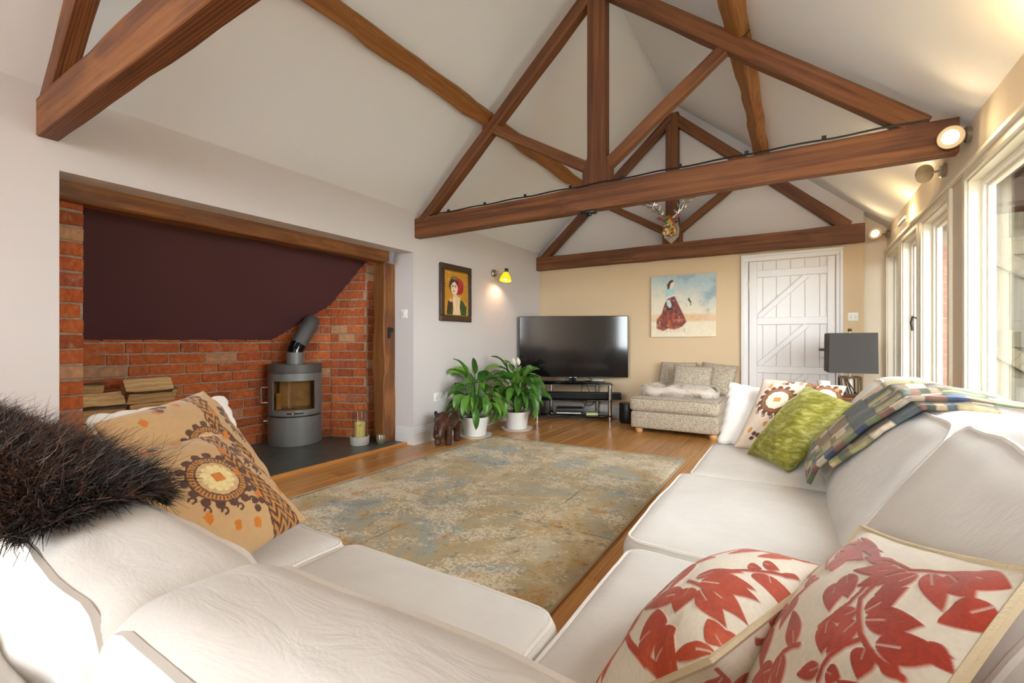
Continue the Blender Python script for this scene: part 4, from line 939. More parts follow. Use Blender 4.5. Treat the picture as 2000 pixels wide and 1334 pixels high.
# ------------------------------------------------------------------ log stack in the alcove
def log(loc, L, r, ang, seed, roll, label=None, grp='split logs in the alcove stack'):
    rr_ = random.Random(seed); n = 9; t = thing('firewood_log', label or 'split firewood log stacked in the brick alcove', 'log', loc, grp)
    # quarter-split section: bark arc + two flat faces
    arc = [(math.cos(a)*r, math.sin(a)*r) for a in np.linspace(-0.85, 0.85, 6)]; sec = [(-r*0.55, 0.0+rr_.uniform(-.02, .02))]+arc; sec = [(x-0.15*r, y) for x, y in sec]
    cr, sr = math.cos(roll), math.sin(roll); sec = [(x*cr-y*sr, x*sr+y*cr) for x, y in sec]; m = len(sec)
    vs = []; cuts = 5
    for i in range(cuts+1):
        for (a, b) in sec: vs.append((L*(i/cuts-0.5)+rr_.uniform(-0.004, 0.004)*(i in (0, cuts)), a+rr_.uniform(-0.004, 0.004), b+rr_.uniform(-0.004, 0.004)))
    side = []; bark = []
    for i in range(cuts):
        for k in range(m): (bark if 1 <= k < m-1 else side).append((i*m+k, (i+1)*m+k, (i+1)*m+(k+1) % m, i*m+(k+1) % m))
    mx = Matrix.Translation(loc) @ Matrix.Rotation(ang, 4, 'Z')
    me = mesh(vs, side+[tuple(range(m))[::-1], tuple(range(cuts*m, cuts*m+m))]); obj('split_wood', me, m_logend, t, mx)
    me = mesh(vs, bark); shade_auto(me, 50); bm = bmesh.new(); bm.from_mesh(me); bmesh.ops.delete(bm, geom=[v for v in bm.verts if not v.link_faces], context='VERTS'); bm.to_mesh(me); bm.free(); obj('bark', me, m_bark, t, mx)
    return t
sd = 0
for r_ in range(6):
    for c_ in range(2):
        sd += 1; z = HZ+0.050+r_*0.108; roll = random.choice((-1.57, -1.5, -1.7)) if (r_+c_) % 2 else random.choice((1.5, 1.65))
        log((-4.22+random.uniform(-0.02, 0.02), 1.205+c_*0.34+random.uniform(-0.015, 0.015), z), 0.315, 0.070, math.pi/2+random.uniform(-0.05, 0.05), sd, roll, 'split firewood log, %s row of the stack, %s' % (('bottom', 'second', 'third', 'fourth', 'fifth', 'sixth')[r_], ('end by the narrow brick pier', 'end towards the stove')[c_]))
log((-4.25, 1.15, 0.685), 0.20, 0.06, 1.4, 31, 1.5, 'short split log on top of the stack beside the pier', None)
log((-4.20, 1.50, 0.695), 0.30, 0.075, math.pi/2, 33, -1.6, 'pale split log lying on top of the stack beside the brick wall', None)

# ------------------------------------------------------------------ candle, dish and votive on the hearth
m_stone = simple('pale_concrete', '#b9b4aa', 0.85, vary=(20, 0.12), bump=(80, 0.3)); m_wax = NT('yellow_wax'); m_wax.base(hx('#e2cf7a')); m_wax.set(Roughness=0.5, Subsurface_Weight=0.3, Subsurface_Scale=0.02); m_wax = m_wax.m
cd = (-3.645, 3.03, HZ)
t = thing('candle_dish', 'round pale concrete dish holding the yellow candle', 'dish', cd)
lathe('bowl', [(0, 0), (0.080, 0), (0.088, 0.012), (0.092, 0.085), (0.078, 0.085), (0.074, 0.03), (0, 0.028)], m_stone, t, 32, cd)
t = thing('pillar_candle', 'thick yellow pillar candle with a sunken melted top', 'candle', (cd[0], cd[1], HZ+0.028))
me = lathe_me([(0, 0), (0.051, 0), (0.051, 0.185), (0.044, 0.187), (0.040, 0.15), (0, 0.145)], 32, (cd[0], cd[1], HZ+0.03)); 
for v in me.vertices:
    if v.co.z > HZ+0.19: v.co.z -= 0.035*max(0.0, ((v.co.x-cd[0])*0.7-(v.co.y-cd[1])*0.7)/0.05)
obj('wax', me, m_wax, t); tube('wick', [(cd[0], cd[1], HZ+0.17), (cd[0]+0.003, cd[1], HZ+0.195)], 0.0018, m_black, t, 5)
m_glass2 = glass_mat('thin_glass', (0.93, 0.93, 0.92), 1.0)
t = thing('glass_chimney', 'clear glass hurricane tube around the yellow candle', 'glass tube', cd)
lathe('tube', [(0.066, 0.03), (0.066, 0.33), (0.069, 0.33), (0.069, 0.03)], m_glass2, t, 32, cd)
vd = (-3.50, 3.165, HZ); t = thing('votive_glass', 'small mercury-glass votive beside the oak post', 'votive', vd)
lathe('cup', [(0, 0), (0.030, 0), (0.042, 0.02), (0.045, 0.06), (0.040, 0.09), (0.036, 0.088), (0.040, 0.06), (0.036, 0.02), (0, 0.012)], simple('mercury_glass', '#9a927c', 0.25, 0.6, vary=(40, 0.3)), t, 24, vd)
# ------------------------------------------------------------------ television corner
ang = math.radians(25.0); TVC = Vector((-2.54, 5.60, 0)); TMX = Matrix.Translation(TVC) @ Matrix.Rotation(ang, 4, 'Z')   # local -y faces the room
def L2(name, lo, hi, mat, parent, bev=0.004, seg=2): return obj(name, box_me(np.array(lo, float), np.array(hi, float), bev, seg), mat, parent, TMX)
tv = thing('television', 'large flat television reflecting the room, standing on the glass stand', 'television', (TVC.x, TVC.y, 0.475))
bz_ = L2('bezel', (-0.715, -0.01, 0.555), (0.715, 0.03, 1.365), m_black, tv, 0.006)
n = NT('tv_screen'); n.base((0.004, 0.004, 0.005)); n.set(Roughness=0.09, Specular_IOR_Level=0.7); m_screen = n.m
L2('screen', (-0.706, -0.0125, 0.567), (0.706, -0.0095, 1.357), m_screen, bz_, 0.001, 1)
obj('rear_shell', softbox_me((-0.5, 0.02, 0.62), (0.5, 0.065, 1.2), 0.03, 6), m_black, tv, TMX)
L2('neck', (-0.05, -0.005, 0.50), (0.05, 0.045, 0.57), m_gloss, tv, 0.008); L2('foot', (-0.42, -0.13, 0.488), (0.42, 0.14, 0.500), m_gloss, tv, 0.005)
st = thing('tv_stand', 'black glass shelf stand with brushed steel tube legs under the television', 'tv stand', (TVC.x, TVC.y, 0))
n = NT('black_glass'); n.base((0.006, 0.007, 0.007)); n.set(Roughness=0.08); m_bglass = n.m
for z, x0_, x1_ in ((0.468, -0.53, 0.50), (0.262, -0.52, 0.49), (0.062, -0.52, 0.49)): L2('glass_shelf', (x0_, -0.17, z), (x1_, 0.26, z+0.010), m_bglass, st, 0.003)
for lx, ly in ((-0.47, -0.13), (0.47, -0.13), (-0.30, 0.22), (0.33, 0.22)):
    for z0, z1 in ((0.0, 0.06), (0.072, 0.262), (0.272, 0.468)): obj('tube_leg', lathe_me([(0, z0), (0.026, z0), (0.026, z1), (0, z1)], 20, (lx, ly, 0)), m_chrome, st, TMX)
    obj('leg_collar', lathe_me([(0, 0.06), (0.03, 0.06), (0.03, 0.074), (0, 0.074)], 20, (lx, ly, 0)), m_black, st, TMX)
sbx = thing('soundbar', 'long black soundbar across the middle shelf of the stand', 'soundbar', (TVC.x, TVC.y, 0.272))
L2('body', (-0.52, -0.098, 0.274), (0.62, -0.008, 0.365), m_black, sbx, 0.01, 3); L2('grille', (-0.50, -0.1015, 0.285), (0.60, -0.097, 0.355), simple('speaker_cloth', '#202020', 0.95, bump=(400, 0.6)), sbx, 0.002, 1)
t = thing('set_top_box', 'black set-top box with a white leaflet slipped under it', 'box', (TVC.x, TVC.y, 0.074)); L2('case', (-0.22, -0.12, 0.105), (0.13, 0.12, 0.155), m_black, t, 0.006); L2('leaflet', (-0.21, -0.14, 0.092), (0.10, 0.08, 0.104), m_plastic, t, 0.001, 1); L2('tray', (-0.22, -0.1, 0.073), (0.13, 0.12, 0.091), m_gloss, t, 0.003)
t = thing('game_case', 'thin lime green disc case on the bottom glass shelf', 'case', (TVC.x+0.2, TVC.y, 0.074)); L2('sleeve', (0.17, -0.12, 0.074), (0.32, 0.05, 0.086), m_plastic, t, 0.002); L2('cover', (0.17, -0.12, 0.087), (0.32, 0.05, 0.104), simple('lime_plastic', '#b6c65a', 0.4), t, 0.003)
t = thing('game_console', 'black upright console standing at the plant end of the stand', 'console', (TVC.x-0.3, TVC.y, 0.074)); L2('case', (-0.43, -0.08, 0.074), (-0.31, 0.16, 0.258), m_black, t, 0.006); L2('stripe', (-0.35, -0.083, 0.08), (-0.345, -0.079, 0.25), m_chrome, t, 0.001, 1)
cbm = simple('black_cable', '#1b1b1b', 0.5); cbw = simple('white_cable', '#d9d6cc', 0.5)
for k, (pts_, mt_, lb) in enumerate((([(0.05, 0.24, 0.50), (0.14, 0.27, 0.42), (0.10, 0.28, 0.30), (0.20, 0.25, 0.20), (0.14, 0.2, 0.12)], cbm, 'black cable looping down behind the lower shelves'),
     ([(0.20, 0.03, 0.56), (0.26, 0.10, 0.505), (0.10, 0.12, 0.492), (0.02, 0.16, 0.492)], cbm, 'black power lead trailing from the television back to the shelf'),
     ([(-0.22, 0.28, 0.50), (-0.27, 0.26, 0.40), (-0.30, 0.27, 0.30), (-0.26, 0.26, 0.18), (-0.2, 0.2, 0.12)], cbw, 'white cable hanging behind the upright console'),
     ([(0.18, 0.28, 0.45), (0.24, 0.27, 0.30), (0.30, 0.26, 0.18), (0.20, 0.25, 0.13), (0.13, 0.24, 0.2)], cbm, 'black cable in a wide loop beside the lime case'))):
    p = np.array(pts_); tt = np.linspace(0, 1, 24); ii = np.linspace(0, 1, len(p)); sp = np.stack([np.interp(tt, ii, p[:, j]) for j in range(3)], 1)
    for _ in range(4): sp[1:-1] = (sp[:-2]+2*sp[1:-1]+sp[2:])/4
    tag(obj('cable', tube_me(sp, 0.0045, 6), mt_, None, TMX), lb, 'cable')
sw = (-1.84, 5.72, 0); t = thing('subwoofer', 'black cylindrical subwoofer between the stand and the grey chaise', 'speaker', sw)
lathe('drum', [(0, 0.01), (0.10, 0.01), (0.105, 0.02), (0.105, 0.24), (0.10, 0.25), (0, 0.25)], m_black, t, 32, sw); lathe('base_ring', [(0, 0), (0.09, 0), (0.09, 0.012), (0, 0.012)], m_gloss, t, 32, sw)

# sockets and switches
def faceplate(name, label, c, n, w, h, kind, cat):
    """c centre on wall, n outward (unit, axis aligned)"""
    n = Vector(n); u = Vector((0, 0, 1)).cross(n); mx = Matrix(((u.x, n.x*-1, 0, c[0]), (u.y, n.y*-1, 0, c[1]), (0, 0, 1, c[2]), (0, 0, 0, 1)))
    t = thing(name, label, cat, c)
    def b(nm, lo, hi, mat, bv=0.002): return obj(nm, box_me(np.array(lo), np.array(hi), bv, 2), mat, t, mx)
    b('plate', (-w/2, -0.010, -h/2), (w/2, -0.0005, h/2), m_plastic, 0.004)
    if kind == 'switch': b('rocker', (-0.012, -0.015, -0.02), (0.012, -0.009, 0.02), m_white)
    elif kind == 'switch2':
        for q_ in (-0.02, 0.02): b('rocker', (q_-0.009, -0.015, -0.018), (q_+0.009, -0.009, 0.018), m_white)
    else:
        for q_ in (-w/4, w/4):
            b('rocker', (q_-0.008, -0.014, 0.012), (q_+0.008, -0.009, 0.03), m_white); b('pin_slot', (q_-0.003, -0.0108, -0.012), (q_+0.003, -0.0098, 0.0), m_black, 0.0005)
            b('pin_slot', (q_-0.014, -0.0108, -0.026), (q_-0.008, -0.0098, -0.020), m_black, 0.0005); b('pin_slot', (q_+0.008, -0.0108, -0.026), (q_+0.014, -0.0098, -0.020), m_black, 0.0005)
    return t
faceplate('light_switch', 'white light switch on the jamb beside the oak post', (-3.375, OP1, 1.305), (0, -1, 0), 0.088, 0.088, 'switch', 'switch')
faceplate('light_switch', 'white double light switch between the door and the windows', (0.484, YB, 1.287), (0, -1, 0), 0.088, 0.088, 'switch2', 'switch')
faceplate('power_socket', 'white double socket low on the wall above the leather rhino', (XL, 3.736, 0.44), (1, 0, 0), 0.146, 0.09, 'socket', 'socket')
for x_, lb in ((-2.92, 'white double socket on the beige wall nearest the corner'), (-2.66, 'white double socket between two others behind the television'), (-2.34, 'white double socket behind the television above the soundbar end')):
    faceplate('power_socket', lb, (x_, YB, 0.46), (0, -1, 0), 0.146, 0.09, 'socket', 'socket')

# ------------------------------------------------------------------ grey chaise with cushions and folded fur
def spotted():
    n = NT('spotted_chenille'); n.set(Roughness=0.95, Sheen_Weight=0.2); v = n.coord()
    vo = n.add('ShaderNodeTexVoronoi', {'Vector': v, 'Scale': 150.0, 'Randomness': 1.0}); f = n.noise(v, 80, 2)
    m = n.add('ShaderNodeMath', {0: vo.outputs['Distance'], 1: f}, operation='MULTIPLY').outputs[0]
    n.base(n.ramp(m, [(0.12, hx('#6a5f50')), (0.24, hx('#b9ad98')), (0.5, hx('#c9bfac'))])); n.bump(m, 0.4, 0.004); return n.m
m_spot = spotted(); m_spotp = simple('chenille_piping', '#93876f', 0.9)
ch = thing('chaise', 'grey spotted chenille chaise with turned wooden feet', 'chaise', (-1.17, 5.5, 0))
OX0, OX1, OY0, OY1 = -1.62, -0.70, 5.13, 5.93
cushion('base', (OX0, OY0, 0.055), (OX1, OY1, 0.245), 0.03, ch, (0.004, 0.004, 0.0), 14, 41, 0.003, pipe=False, mat=m_spot)
cushion('seat_cushion', (OX0-0.012, OY0-0.02, 0.246), (OX1+0.01, OY1, 0.405), 0.05, ch, (0.012, 0.012, 0.025), 20, 42, 0.005, pipe=False, mat=m_spot)
pts = [(OX0+0.03, OY1-0.02, 0.388), (OX0+0.005, OY0+0.03, 0.388), (OX0+0.04, OY0-0.012, 0.388), (OX1-0.04, OY0-0.012, 0.388), (OX1, OY0+0.03, 0.388), (OX1-0.01, OY1-0.02, 0.388)]
obj('piping', tube_me([tuple(np.array(pts[i])*(1-t)+np.array(pts[i+1])*t) for i in range(5) for t in np.linspace(0, 1, 8)], 0.0055, 6), m_spotp, ch)
m_beech = simple('beech', '#c99a60', 0.45)
for px in (OX0+0.08, OX1-0.06):
    for py in (OY0+0.07, OY1-0.08): lathe('foot', [(0, 0), (0.030, 0), (0.042, 0.02), (0.040, 0.045), (0.030, 0.057), (0, 0.057)], m_beech, ch, 20, (px, py, 0))
pillow('chaise_cushion', 'grey spotted cushion flat against the beige wall at the television end', ((-1.50, 5.80, 0.42), (-1.05, 5.80, 0.42), (-1.05, 5.92, 0.765), (-1.47, 5.92, 0.765)), 0.12, m_spot, 24, None, 0.03, m_spotp, 0.005, seed=21)
pillow('chaise_cushion', 'small grey spotted cushion in front of the two others on the chaise', ((-1.27, 5.52, 0.42), (-0.84, 5.52, 0.42), (-0.825, 5.64, 0.735), (-1.25, 5.64, 0.752)), 0.13, m_spot, 24, None, 0.05, m_spotp, 0.005, seed=22)
pillow('chaise_cushion', 'grey spotted cushion at the door end of the chaise', ((-1.0, 5.66, 0.42), (-0.62, 5.60, 0.42), (-0.585, 5.78, 0.745), (-0.97, 5.84, 0.78)), 0.14, m_spot, 24, None, 0.05, m_spotp, 0.005, seed=23)
ff = thing('folded_fur', 'pale grey mottled fur throw folded on the chaise', 'throw', (-1.14, 5.3, 0.41))
cushion('bundle', (-1.52, 5.20, 0.415), (-0.76, 5.47, 0.545), 0.06, ff, (0.03, 0.03, 0.015), 22, 51, 0.03, pipe=False, mat=simple('pale_fur_hide', '#cfc5b8', 0.95))
def ell_pts(n):
    u = rng.normal(0, 1, (n, 3)); u /= np.linalg.norm(u, axis=1, keepdims=True); u[:, 2] = np.where(u[:, 2] < -0.5, -u[:, 2], u[:, 2])
    s = np.sign(u)*np.abs(u)**0.55; p = np.array([-1.14, 5.335, 0.482])+s*np.array([0.40, 0.145, 0.072]); return p, u
pp, uu = ell_pts(9000); bl = fbm(pp[:, 0]*9, pp[:, 1]*9, pp[:, 2]*9); cc = np.where((bl > 0.08)[:, None], np.array(hx('#8d8074')), np.array(hx('#e9e3da')))*(0.75+0.5*rng.random(9000))[:, None]
tag(obj('fur', strands(pp, uu, np.stack([0.6+0*bl, 0*bl-0.2, 0*bl-0.3], -1), 0.02, 0.0013, cc, 0.35, 2), attr_mat('pale_fur_hair', 0.7), ff), kind='stuff')

# ------------------------------------------------------------------ pictures
def picture_grid(nx, ny): U, V = np.meshgrid(np.linspace(0, 1, nx), np.linspace(0, 1, ny)); return U, V
def blend(C, m, col, a=1.0):
    col = np.array(hx(col)) if isinstance(col, str) else np.asarray(col); m = np.clip(m*a, 0, 1)[..., None]; C[:] = C*(1-m)+col*m
def ss(x, a, b): t = np.clip((x-a)/(b-a), 0, 1); return t*t*(3-2*t)
def poly(U, V, pts, soft=0.006):
    pts = np.array(pts, float); d = np.full(U.shape, 1e9); ins = np.zeros(U.shape, bool); j = len(pts)-1
    for i in range(len(pts)):
        a, b = pts[j], pts[i]; e = b-a; t = np.clip(((U-a[0])*e[0]+(V-a[1])*e[1])/max((e**2).sum(), 1e-12), 0, 1); d = np.minimum(d, np.hypot(U-a[0]-t*e[0], V-a[1]-t*e[1]))
        c = ((a[1] > V) != (b[1] > V)) & (U < (b[0]-a[0])*(V-a[1])/(b[1]-a[1]+1e-12)+a[0]); ins ^= c; j = i
    return ss(np.where(ins, d, -d), -soft, soft)
def ell(U, V, cx, cy, rx, ry, soft=0.15): return 1-ss(np.hypot((U-cx)/rx, (V-cy)/ry), 1-soft, 1+soft)
U, V = picture_grid(220, 220); nz = fbm(U*6, V*6, 1); nf = fbm(U*25, V*25, 2)
C = np.ones(U.shape+(3,))*np.array(hx('#e4dcc4')); blend(C, ss(V+0.12*nz+0.25*(U-0.5), 0.45, 0.95), '#a9bfc2'); blend(C, ss(nz+V*0.9+0.5*U, 1.0, 1.5), '#8fa9b0', 0.8)
blend(C, (ss(V, 0.22, 0.27)*(1-ss(V, 0.33, 0.40)))*(0.6+0.4*nz), '#d9a868', 0.9); blend(C, 1-ss(V+0.03*nf, 0.20, 0.25), '#e6dcc0')
sk = poly(U, V, [(0.29, 0.66), (0.38, 0.66), (0.45, 0.50), (0.52, 0.35), (0.56, 0.24), (0.50, 0.17), (0.44, 0.14), (0.36, 0.12), (0.28, 0.14), (0.20, 0.10), (0.14, 0.12), (0.09, 0.14), (0.09, 0.28), (0.17, 0.38), (0.22, 0.55)], 0.012)
blend(C, sk, '#7a3a32'); blend(C, sk*ss(nf+0.2, 0.0, 0.5)*(1-ss(V, 0.25, 0.5)), '#b0542e', 0.9); blend(C, sk*ss(fbm(U*40, V*10, 5), 0.1, 0.5), '#4a1f1c', 0.7); blend(C, sk*ss(fbm(U*22, V*22, 9), 0.25, 0.6), '#d9b9a4', 0.5)
for xd in np.linspace(0.10, 0.54, 17): blend(C, (np.abs(U-xd-0.002*math.sin(xd*90)) < 0.004)*(V < 0.14)*(V > 0.02+0.08*abs(math.sin(xd*57))), '#a8614a', 0.55)
blend(C, poly(U, V, [(0.235, 0.80), (0.33, 0.81), (0.37, 0.78), (0.385, 0.68), (0.28, 0.65), (0.23, 0.62)]), '#a8cfcf'); blend(C, poly(U, V, [(0.235, 0.62), (0.38, 0.67), (0.38, 0.695), (0.24, 0.65)]), '#ead3c6')
blend(C, poly(U, V, [(0.25, 0.60), (0.30, 0.61), (0.33, 0.51), (0.30, 0.47), (0.26, 0.52)]), '#b5d8d8'); blend(C, ell(U, V, 0.28, 0.455, 0.03, 0.014), '#2a1d1a'); blend(C, ell(U, V, 0.335, 0.455, 0.025, 0.012), '#2a1d1a')
blend(C, poly(U, V, [(0.27, 0.78), (0.255, 0.85), (0.29, 0.91), (0.33, 0.935), (0.36, 0.92), (0.35, 0.87), (0.31, 0.84), (0.285, 0.78)]), '#4a3228'); blend(C, poly(U, V, [(0.32, 0.88), (0.36, 0.905), (0.372, 0.86), (0.36, 0.83), (0.34, 0.815), (0.345, 0.795), (0.31, 0.79), (0.305, 0.84)]), '#ecd3bf')
blend(C, poly(U, V, [(0.58, 0.61), (0.60, 0.63), (0.635, 0.56), (0.63, 0.52), (0.625, 0.49), (0.615, 0.50), (0.62, 0.54), (0.59, 0.58)]), '#4a4a3e')
C *= (1+0.07*nf+0.05*vnoise(U*90, V*90, 3))[..., None]
def flat_picture(name, P00, du, dv, U, V, C, mat, parent, off):
    P00, du, dv, off = [np.array(a, float) for a in (P00, du, dv, off)]; P = P00+U[..., None]*du+V[..., None]*dv+off; ny, nx = U.shape
    me = mesh(P.reshape(-1, 3), grid_faces(ny, nx)); set_print(me, C.reshape(-1, 3)); return obj(name, me, mat, parent)
m_paint = attr_mat('oil_paint', 0.55)
t = thing('canvas_painting', 'unframed canvas of a woman in a rust-red skirt beside a small bird', 'painting', (-1.22, 5.97, 1.09))
box('canvas', (-1.61, 5.963, 1.085), (-0.838, 5.997, 1.853), simple('canvas_edge', '#d9cdb2', 0.9), t, 0.003)
flat_picture('painted_face', (-1.609, 5.9615, 1.086), (0.770, 0, 0), (0, 0, 0.766), U, V, np.clip(C, 0, 1), m_paint, t, (0, 0, 0))
# portrait
U, V = picture_grid(110, 170); nz = fbm(U*5, V*8, 11); nf = fbm(U*20, V*30, 12)
C = np.ones(U.shape+(3,))*np.array(hx('#c98f28')); blend(C, ss(nz, -0.1, 0.5), '#e0b04a', 0.8); blend(C, ss(nf, 0.32, 0.45), '#6a5a2a', 0.8)
blend(C, poly(U, V, [(0.10, 0.0), (0.95, 0.0), (0.97, 0.2), (0.80, 0.34), (0.62, 0.38), (0.40, 0.36), (0.22, 0.2)]), '#3f5226'); blend(C, poly(U, V, [(0.36, 0.0), (0.72, 0.0), (0.66, 0.2), (0.66, 0.36), (0.56, 0.47), (0.40, 0.47), (0.36, 0.34), (0.38, 0.15)]), '#e9c79a')
blend(C, poly(U, V, [(0.10, 0.05), (0.16, 0.33), (0.30, 0.34), (0.34, 0.2), (0.26, 0.06)]), '#4a3220'); blend(C, ell(U, V, 0.28, 0.34, 0.09, 0.04), '#d8a888')
blend(C, ell(U, V, 0.45, 0.68, 0.24, 0.20), '#4a1f16'); blend(C, ell(U, V, 0.62, 0.66, 0.21, 0.185), '#a3182a'); blend(C, ell(U, V, 0.66, 0.70, 0.12, 0.12)*ss(nf, -0.1, 0.2), '#c93a4c', 0.8); blend(C, ell(U, V, 0.44, 0.83, 0.11, 0.04), '#6f7a5a')
blend(C, ell(U, V, 0.43, 0.62, 0.145, 0.155), '#f0d6b8'); blend(C, poly(U, V, [(0.31, 0.68), (0.36, 0.74), (0.46, 0.76), (0.58, 0.66), (0.62, 0.76), (0.4, 0.82), (0.28, 0.74)]), '#55241a')
for ex in (0.36, 0.48): blend(C, ell(U, V, ex, 0.65, 0.035, 0.014), '#3a4038'); blend(C, (np.abs(V-0.675-0.02*np.abs(U-ex)) < 0.006)*(np.abs(U-ex) < 0.05), '#4a2a20', 0.8)
blend(C, poly(U, V, [(0.405, 0.65), (0.42, 0.65), (0.415, 0.585), (0.39, 0.585)]), '#d9ae8c', 0.7); blend(C, ell(U, V, 0.405, 0.545, 0.035, 0.013), '#a83a34')
for k in range(4): blend(C, np.abs(np.abs(U-0.53)-0.10-0.02*k+0.33*np.clip(0.12+0.02*k-V, 0, 1)) < 0.006, '#f4e6c8', 0.7*1.0) if False else blend(C, (np.abs(np.abs(U-0.54)-(0.05+0.022*k)*np.sqrt(np.clip((V-0.03*k)/0.4, 0, 1))*1.6) < 0.007)*(V < 0.42)*(V > 0.03*k), '#f2e2c0', 0.75)
t = thing('framed_portrait', 'gold-ground portrait of a woman in a red headscarf, in a dark frame', 'painting', (XL, 4.0, 1.25))
ya, yb, za, zb = 3.737, 4.277, 1.247, 1.872; fw_ = 0.062
m_pframe = wood('dark_frame', [(0.2, hx('#2a1c12')), (0.6, hx('#4a3522')), (0.85, hx('#6d5336'))], (1, 12, 12), 0.4, 0.3, 0.2, 0.1)
for (a, b, nm) in (((XL+0.002, ya, za), (XL+0.035, yb, za+fw_), 'frame_rail'), ((XL+0.002, ya, zb-fw_), (XL+0.035, yb, zb), 'frame_rail'), ((XL+0.002, ya, za+fw_), (XL+0.035, ya+fw_, zb-fw_), 'frame_rail'), ((XL+0.002, yb-fw_, za+fw_), (XL+0.035, yb, zb-fw_), 'frame_rail')): box(nm, a, b, m_pframe, t, 0.008, 3)
i_ = fw_; g = 0.012
obj('gilt_slip', boxes_me([((XL+0.004, ya+i_, za+i_), (XL+0.027, yb-i_, za+i_+g)), ((XL+0.004, ya+i_, zb-i_-g), (XL+0.027, yb-i_, zb-i_)), ((XL+0.004, ya+i_, za+i_+g), (XL+0.027, ya+i_+g, zb-i_-g)), ((XL+0.004, yb-i_-g, za+i_+g), (XL+0.027, yb-i_, zb-i_-g))], 0.003), simple('gilt', '#a8823c', 0.35, 0.7), t)
flat_picture('painted_panel', (XL+0.018, ya+i_+0.005, za+i_+0.005), (0, yb-ya-2*i_-0.01, 0), (0, 0, zb-za-2*i_-0.01), U, V, np.clip(C, 0, 1), m_paint, t, (0, 0, 0))

# ------------------------------------------------------------------ lamps
def light(name, loc, power, col, parent, size=0.03, kind='POINT', rot=None, cone=1.6):
    l = bpy.data.lights.new(name, kind); l.energy = power; l.color = col; l.shadow_soft_size = size
    if kind == 'SPOT': l.spot_size = cone; l.spot_blend = 0.6
    o = bpy.data.objects.new(name, l); COL.objects.link(o); o.location = loc
    if rot is not None: o.rotation_euler = rot
    attach(o, parent); return o
def aim(d): return Vector(d).to_track_quat('-Z', 'Y').to_euler()
# yellow wall lamp
wl_ = thing('wall_lamp', 'lit yellow bell-shade lamp on a jointed arm beside the portrait', 'wall lamp', (XL, 4.763, 1.88))
mxp = Matrix.Translation((XL+0.001, 4.763, 1.88)) @ Matrix.Rotation(math.pi/2, 4, 'Y')
lathe('wall_plate', [(0, 0), (0.048, 0), (0.048, 0.022), (0.040, 0.03), (0, 0.03)], m_chrome, wl_, 24, mx=mxp)
tube('arm', [(XL+0.03, 4.763, 1.88), (XL+0.09, 4.775, 1.885), (XL+0.105, 4.78, 1.915), (XL+0.15, 4.80, 1.915)], 0.006, m_chrome, wl_, 8)
lc = Vector((XL+0.165, 4.81, 1.885)); tm = Matrix.Translation(lc) @ Matrix.Rotation(math.radians(-10), 4, 'X')
lathe('holder', [(0, 0.055), (0.020, 0.05), (0.026, 0.035), (0.026, 0.01), (0.018, 0.0), (0, 0.0)], simple('dark_green_metal', '#20281e', 0.35), wl_, 20, mx=tm)
n = NT('yellow_shade'); n.base(hx('#f2b200')); n.b.inputs['Emission Color'].default_value = (1.0, 0.55, 0.02, 1); n.set(Roughness=0.35, Emission_Strength=0.35); m_yel = n.m
lathe('shade', [(0.024, 0.002), (0.034, -0.004), (0.040, -0.025), (0.056, -0.045), (0.068, -0.075), (0.074, -0.105), (0.070, -0.105), (0.062, -0.074), (0.050, -0.045), (0.034, -0.022), (0.020, -0.004)], m_yel, wl_, 32, mx=tm)
lathe('bulb', [(0, -0.02), (0.016, -0.03), (0.024, -0.06), (0.018, -0.085), (0, -0.092)], emit('warm_bulb', (1.0, 0.85, 0.6), 14), wl_, 16, mx=tm)
light('bulb_light', lc+Vector((0, 0.01, -0.115)), 1.0, (1.0, 0.86, 0.62), wl_, 0.03, 'SPOT', aim((-0.35, 0.05, -1)), 2.2)
# adjustable wall spots
m_ring = simple('amber_rim', '#ead9b4', 0.3); m_spotlit = emit('lit_spot', (1.0, 0.72, 0.34), 9)
def spot(loc, d, arm, label, away=False, power=2.5):
    t = thing('spot_lamp', label, 'spot lamp', loc); p = Vector(loc); mxp = Matrix.Translation(p) @ Matrix.Rotation(-math.pi/2, 4, 'Y')
    lathe('wall_plate', [(0, 0), (0.042, 0), (0.044, 0.02), (0.036, 0.028), (0, 0.028)], m_chrome, t, 24, mx=mxp)
    h = p+Vector(arm); tube('arm', [p+Vector((-0.025, 0, 0)), (p+h)/2+Vector((-0.02, 0, 0)), h], 0.008, m_chrome, t, 8)
    z = Vector(d).normalized(); mh = z.to_track_quat('Z', 'Y').to_matrix().to_4x4(); mh.translation = h
    lathe('head', [(0, -0.02), (0.022, -0.018), (0.024, 0.0), (0.056, 0.012), (0.058, 0.022), (0.054, 0.026), (0.030, 0.024)], m_ring, t, 28, mx=mh)
    lathe('lens', [(0.0, 0.027), (0.036, 0.0255), (0.036, 0.0235), (0, 0.0235)], m_spotlit, t, 24, mx=mh)
    light('spot_light', h+z*0.06, power, (1.0, 0.70, 0.36), t, 0.03, 'SPOT', aim(z), 2.4); return t
spot((XR, 3.385, 2.135), (-0.45, -0.85, -0.12), (-0.085, -0.06, -0.02), 'lit spot lamp on the window wall in front of the cabled tie beam')
spot((XR, 3.876, 2.10), (-0.5, 0.8, 0.25), (-0.085, 0.02, 0.0), 'spot lamp turned away, just beyond the cabled tie beam')
spot((XR, 5.98, 2.12), (-0.5, -0.85, 0.1), (-0.11, -0.05, 0.0), 'lit spot lamp in the corner between end wall and windows')
